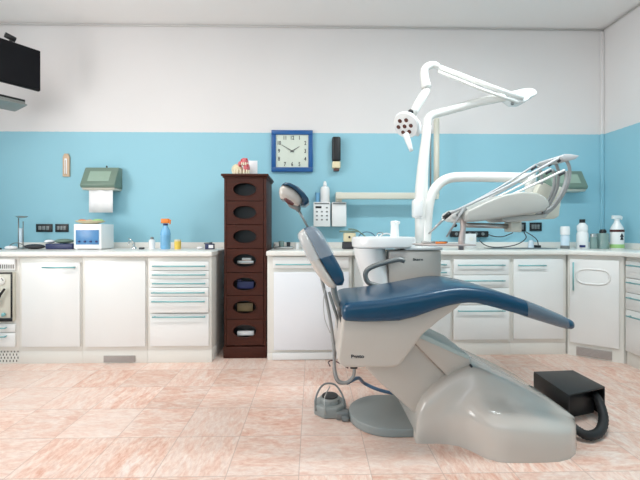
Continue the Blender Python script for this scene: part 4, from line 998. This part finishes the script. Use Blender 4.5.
# box at right end
q = X(209, YI); t = thing('tissue_box', 'small blue and white box at the right end of the left worktop', 'box', (q, YI, WT))
b = NB(); box(b, -.03, .045, -.03, .03, .0005, .05, .004); part('carton', b, 'bluebox', t, world=False, label='blue carton')
b = NB(); box(b, .005, .046, -.0315, -.0301, .01, .04, 0); part('label_patch', b, 'paper', t, world=False)
b = NB(); tube(b, [(-.045, -.0, .052), (.03, 0, .058)], .007, 8); b.transform(T3(q, YI, WT)); solo('pen', b, 'steelgrey', 'grey pen lying across the small blue box', 'pen')
b = NB(); ell(b, (X(200, YI), YI, WT + .012), .03, .02, .0115, 14); solo('cotton_pad', b, 'paper', 'small white pad left of the blue and white box', 'pad')
# ultrasonic device
yd = 3.36; x0, x1_ = X(73.5, yd), X(101.5, yd); zt_ = Z(87, 224, yd)
t = thing('ultrasonic_device', 'white tabletop device with a blue control panel and four knobs', 'device', ((x0 + x1_) / 2, yd + .1, WT))
b = NB(); box(b, x0, x1_, yd, yd + .21, WT + .006, zt_, .007, 3)
for fx_ in (x0 + .02, x1_ - .02):
    for fy_ in (yd + .02, yd + .19): box(b, fx_ - .01, fx_ + .01, fy_ - .01, fy_ + .01, WT + .0005, WT + .0062)
part('casing', b, 'whiteplastic', t)
b = NB(); box(b, X(76, yd), X(99, yd), yd - .004, yd - .0002, Z(87, 244.5, yd), Z(87, 230, yd), .001); cp = part('control_panel', b, 'display', t)
for k in range(4):
    q = at(79.5 + k * 5.8, 241.5, yd); b = NB(); lathe(b, [(0, 0), (.009, 0), (.008, .010), (0, .011)], (q.x, yd - .0042, q.z), 14, Matrix.Rotation(PI / 2, 4, 'X')); part('knob', b, 'navy', cp)
b = NB(); text(b, 'SONIC', .024, T3(X(88, yd), yd - .0048, Z(88, 234.5, yd)) @ FACING); b.free()
# dish on top
q = (X(89, yd + .08), yd + .1, zt_ + .0005); t = thing('leaf_dish', 'shallow green and orange dish on top of the white device', 'dish', q)
b = NB(); lathe(b, [(0, 0), (.05, 0), (.11, .018), (.125, .030), (.120, .031), (.10, .022), (.05, .006), (0, .006)], (0, 0, 0), 30, Matrix.Diagonal((1.05, .7, 1, 1))); part('bowl', b, 'cream', t, world=False)
b = NB(); ell(b, (.075, -.01, .030), .052, .03, .018, 14); part('filling', b, 'green', t, world=False, label='green filling')
b = NB(); ell(b, (-.065, -.01, .030), .04, .03, .014, 14); part('filling', b, 'orange', t, world=False, label='orange filling')
b = NB(); ell(b, (.005, -.015, .030), .03, .03, .014, 14); part('filling', b, 'tanwood', t, world=False, label='tan filling')
# stack by the device
yq = 3.42
def cbox(px0, px1, py0, py1, dpt, m_, name, label, cat, bev=.006, Y=yq, z0=None):
    b = NB(); za = Z(px0, py1, Y) if z0 is None else z0; box(b, X(px0, Y), X(px1, Y), Y, Y + dpt, za, Z(px0, py0, Y), bev, 3); return solo(name, b, m_, label, cat)
cbox(45, 72.5, 243.8, 0, .16, 'bluebox', 'flat_case', 'dark blue flat case left of the white device', 'case', .008, z0=WT + .0005)
zc = Z(45, 243.8, yq) + .0005
b = NB(); ell(b, (X(64.5, yq + .07), yq + .07, zc + .022), .082, .06, .022, 18); solo('pouch', b, 'smokedark', 'dark green-grey pouch lying on the blue flat case', 'pouch')
b = NB(); ell(b, (X(50.5, yq + .07), yq + .06, zc + .018), .038, .05, .018, 16); solo('tissue_bundle', b, 'paper', 'white bundle on the left end of the blue flat case', 'bundle')
b = NB(); ell(b, (X(33, yq), yq + .02, WT + .024), .088, .06, .0235, 20); solo('pouch', b, 'ink', 'dark oval pouch lying flat under the left wall socket', 'pouch')
b = NB(); ell(b, (X(15.5, yq), yq - .05, WT + .018), .05, .04, .0175, 16); solo('tissue_bundle', b, 'paper', 'white bundle in front of the glass stand', 'bundle')
b = NB(); tube(b, [at(8, 247, yq), at(13, 243.5, yq), at(19, 243, yq), at(25, 246, yq)], .004, 8, smooth=5)
for v in b.verts: v.co.z = max(v.co.z, WT + .002)
solo('cord', b, 'steelgrey', 'thin grey cord beside the glass stand', 'cord')
b = NB(); q = X(0, yq); box(b, q - .06, q + .035, yq - .05, yq - .02, WT + .0005, WT + .016, .005); solo('remote_control', b, 'black', 'slim black remote lying at the far left of the worktop', 'remote')
sx = X(20.5, 3.5); t = thing('glass_stand', 'steel stand with an upright glass tube and a small top dish', 'stand', (sx, 3.5, WT)); hh = (249 - 216.5) * 3.5 / F
b = NB(); lathe(b, [(0, 0), (.05, 0), (.05, .008), (.012, .014), (0, .014)], (0, 0, .0005), 20); part('foot', b, 'steel', t, world=False)
b = NB(); tube(b, [(-.018, 0, .012), (-.018, 0, hh - .02)], .005, 8); tube(b, [(.024, 0, .012), (.024, 0, hh - .05)], .004, 8); part('rod', b, 'steelgrey', t, world=False)
b = NB(); lathe(b, [(0, 0), (.015, 0), (.015, .13), (0, .13)], (.003, -.0, .06), 14); part('glass_tube', b, 'clearplastic', t, world=False)
b = NB(); lathe(b, [(0, 0), (.03, .004), (.048, .018), (.044, .018), (0, .008)], (.012, 0, hh - .02), 18); part('dish', b, 'steel', t, world=False)

# middle worktop
ym = 3.40
b = NB(); box(b, X(274, ym), X(293, ym), ym, ym + .14, WT + .0005, WT + .022, .006); solo('instrument_tray', b, 'steel', 'steel tray near the left end of the middle worktop', 'tray')
b = NB(); lathe(b, [(0, 0), (.022, 0), (.026, .05), (0, .052)], (X(281, ym), ym + .05, WT + .0225), 16); solo('pot', b, 'jar', 'grey-green pot standing in the steel tray', 'pot')
b = NB(); lathe(b, [(0, 0), (.016, 0), (.018, .04), (0, .042)], (X(288, ym), ym + .06, WT + .0225), 16); solo('pot', b, 'ink', 'small dark pot on the right of the steel tray', 'pot')
b = NB(); lathe(b, [(0, 0), (.02, 0), (.02, .06), (0, .062)], (X(297, ym), ym + .02, WT + .0005), 16); solo('pot', b, 'whiteplastic', 'white pot between the steel tray and the backrest', 'pot')
b = NB(); tube(b, [(X(271.5, ym), ym + .03, WT + .005), (X(274, ym), ym + .0, WT + .03), (X(275.5, ym), ym - .02, WT + .05)], .004, 8, smooth=4); solo('probe', b, 'steel', 'steel probe leaning at the left end of the middle worktop', 'dental instrument')
# behind the backrest: model box, dark tray, coils
yk = 3.45
t = thing('articulator', 'ivory dental articulator with a dark upper plate behind the bowl', 'device', (X(350, yk), yk, WT))
zz = lambda y: Z(350, y, yk) - WT
b = NB(); box(b, -.07, .06, -.05, .05, .0005, zz(242), .006); part('base', b, 'ink', t, world=False)
b = NB(); box(b, -.06, .05, -.045, .045, zz(241.9), zz(232.5), .012, 3); part('body', b, 'cream', t, world=False)
b = NB(); box(b, -.095, .075, -.05, .05, zz(232.3), zz(230.5), .003); tube(b, [(-.02, -.05, zz(229)), (.05, -.05, zz(230)), (.12, -.03, zz(235)), (.14, -.03, zz(237))], .006, 8, smooth=4); part('upper_plate', b, 'smokedark', t, world=False)
b = NB(); ell(b, (-.01, -.047, zz(237)), .01, .006, .01, 10); part('knob', b, 'black', t, world=False)
def coil(px, py, rpx, m_, label, Y=yk, n=2, r=.004):
    c = at(px, py, Y); R_ = rpx * Y / F; pts = [(c.x + R_ * math.cos(2 * PI * k / 24), Y + .006 * k / 24, c.z + R_ * math.sin(2 * PI * k / 24) * .9) for k in range(24 * n)]
    mz = min(p[2] for p in pts); pts = [(p[0], p[1], p[2] - mz + WT + r + .0005) for p in pts]
    return solo('cable_coil', tube(NB(), pts, r, 8), m_, label, 'cable')
coil(367, 236, 9.2, 'bluehose', 'dark blue coiled cable behind the bowl'); coil(386.5, 237, 8.2, 'paper', 'white coiled cable behind the cup filler', n=2, r=.006)
t_, r, h = bottle('wash_bottle', 'white plastic bottle on top of the wall control box', 'bottle', 325, 9.5, 180.5, 201.6, None, [('body', [(0, 0), (.95, 0), (1, .04), (1, .62), (.85, .72), (.4, .78), (0, .78)], 'whiteplastic'), ('cap', [(0, .785), (.42, .785), (.36, .93), (.2, 1), (0, 1)], 'whiteplastic')], Y=YW - .06)
t_.location.z = Z(322, 202, YW - .12) + .0002
t_, r, h = bottle('plastic_cup', 'blue plastic cup beside the white bottle on the control box', 'cup', 317.5, 4.6, 192, 201.6, None, [('body', [(0, 0), (.8, 0), (1, .95), (.9, .95), (.7, .1), (0, .1)], 'lightblue'), ('rim', [(1.0, .955), (1.08, .955), (1.08, 1), (.95, 1)], 'lightblue')], Y=YW - .06)
t_.location.z = Z(322, 202, YW - .12) + .0002

# right worktop: power strip, timer, cables
yw = YW - .05
t = thing('power_strip', 'black power strip on the wall behind the instrument tray', 'power strip', (X(470, yw), YW, Z(470, 237, yw)))
part('casing', wallbox(NB(), 451, 489, 231, 237.2, yw, YW - .001, .01), 'black', t)
b = NB()
for k in range(5): q = at(456.5 + k * 6.6, 234, yw); lathe(b, [(0, 0), (.016, 0), (.016, .003), (0, .003)], (q.x, yw, q.z), 14, Matrix.Rotation(PI / 2, 4, 'X'))
part('outlet', b, 'steelgrey', t, label='grey outlets')
t = thing('plug_timer', 'white square plug-in timer below the black power strip', 'timer', (X(471, YW - .1), YW - .1, WT))
b = NB(); box(b, X(466, YW - .1), X(476.5, YW - .1), YW - .1, YW - .052, WT + .0005, Z(470, 233.7, YW - .1), .006); part('casing', b, 'whiteplastic', t)
q = at(471.3, 239, YW - .1); b = NB(); lathe(b, [(0, 0), (.022, 0), (.022, .003), (0, .003)], (q.x, YW - .1, q.z), 20, Matrix.Rotation(PI / 2, 4, 'X')); part('dial', b, 'dial', t)
yc_ = YW - .04
t0_ = [o for o in bpy.data.objects if o.name.startswith('power_strip')][0]
def wire(pts, label, r=.0045, m_='ink', Y=yc_, par=None):
    P_ = [at(x, y, Y) for x, y in pts]
    for p in P_: p.z = max(p.z, WT + r + .001)
    bb = tube(NB(), P_, r, 8, smooth=6)
    if par: part('power_cord', bb, m_, par)
    else: solo('loose_cable', bb, m_, label, 'cable')
wire([(488, 234.5), (495, 236.5), (503, 236.5), (510, 234), (513, 232.5)], 'dark cord drooping from the power strip to the wall socket', par=t0_)
wire([(479, 240), (485, 245), (494, 247.2), (508, 246.5), (519, 243.5), (526, 238), (524, 232)], 'long dark cord curving over the worktop below the sockets', Y=3.45)
wire([(526, 232), (532, 235.5), (537, 240), (538.5, 246)], 'short dark cord running down to the small black plug', Y=YW - .06)
b = NB(); q = X(538, 3.6); box(b, q - .03, q + .02, 3.58, 3.63, WT + .0005, WT + .028, .006); solo('plug', b, 'black', 'small black plug on the right worktop under the wall sockets', 'plug')
b = NB(); box(b, X(486, 3.5), X(548, 3.5), 3.36, 3.55, WT + .0005, WT + .006, .002); solo('mat', b, 'steelgrey', 'thin grey mat lying on the worktop under the instrument unit', 'mat')
b = NB(); q = X(531, 3.63); lathe(b, [(0, 0), (.028, 0), (.024, .06), (.014, .075), (0, .075)], (q, 3.63, WT + .0005), 16); solo('pot', b, 'clearplastic', 'clear pale pot left of the small black plug', 'pot')
bottle('white_bottle', 'short white bottle with a wide cap and blue-grey foot band', 'bottle', 565, 8.2, 226, 248.5, None, [('foot_band', [(0, 0), (.95, 0), (1, .02), (1, .14), (0, .14)], 'steelgrey'), ('body', [(0, .141), (1, .141), (1, .55), (.8, .62), (0, .62)], 'clearplastic'), ('cap', [(0, .621), (1.05, .621), (1.05, .95), (.95, 1), (0, 1)], 'whiteplastic')])
t_, r, h = bottle('white_bottle', 'taller white bottle with a black cap and waisted sides', 'bottle', 582.3, 10.5, 219, 248.7, None, [('body', [(0, 0), (.95, 0), (1, .03), (1, .50), (.82, .58), (.95, .66), (.9, .78), (.45, .88), (0, .88)], 'whiteplastic'), ('cap', [(0, .881), (.48, .881), (.48, 1), (0, 1)], 'black')])
b = NB(); box(b, -r * .95, -r * .1, -r * 1.01, -r * .5, h * .05, h * .13, .002); part('label_patch', b, 'navy', t_, world=False)
bottle('glass_jar', 'small grey-green glass jar with a pale lid between the bottles', 'jar', 593.5, 6.5, 233, 248.7, None, [('body', [(0, 0), (1, 0), (1, .75), (0, .75)], 'jar'), ('lid', [(0, .755), (.9, .755), (.9, .95), (.4, 1), (0, 1)], 'steel')], Y=3.42)
bottle('glass_jar', 'larger grey-green glass jar with a round black lid in the corner', 'jar', 602.8, 10, 229, 248.7, None, [('body', [(0, 0), (1, 0), (1, .74), (.9, .80), (0, .80)], 'jar'), ('lid', [(0, .805), (.6, .805), (.62, .9), (.4, 1), (0, 1)], 'black')], Y=3.42)
t_, r, h = bottle('spray_bottle', 'white spray bottle with a red band and dark emblem in the right corner', 'spray bottle', 617, 12, 214.5, 249, None, [('body', [(0, 0), (.95, 0), (1, .03), (1, .52), (.92, .62), (.45, .78), (.35, .84), (0, .84)], 'whiteplastic'), ('collar', [(0, .845), (.4, .845), (.4, .88), (0, .88)], 'whiteplastic'),
    ('upper_band', [(0, .50), (1.02, .50), (1.02, .57), (0, .57)], 'maroon'), ('lower_band', [(0, .03), (1.02, .03), (1.02, .14), (0, .14)], 'green')], Y=3.38)
b = NB(); box(b, -r * .85, r * .6, -.012, .012, h * .885, h * .99, .005); prism(b, [(r * .6, h * .98), (r * .95, h * .95), (r * .8, h * .86), (r * .65, h * .86)], -.006, .006, .002); part('trigger', b, 'whiteplastic', t_, world=False)
b = NB(); prism(b, [(-r * .3, h * .36), (0, h * .47), (r * .3, h * .36), (r * .12, h * .36), (r * .25, h * .27), (-r * .25, h * .27), (-r * .12, h * .36)], -r * 1.04, -r * .9, 0); part('emblem', b, 'ink', t_, world=False)
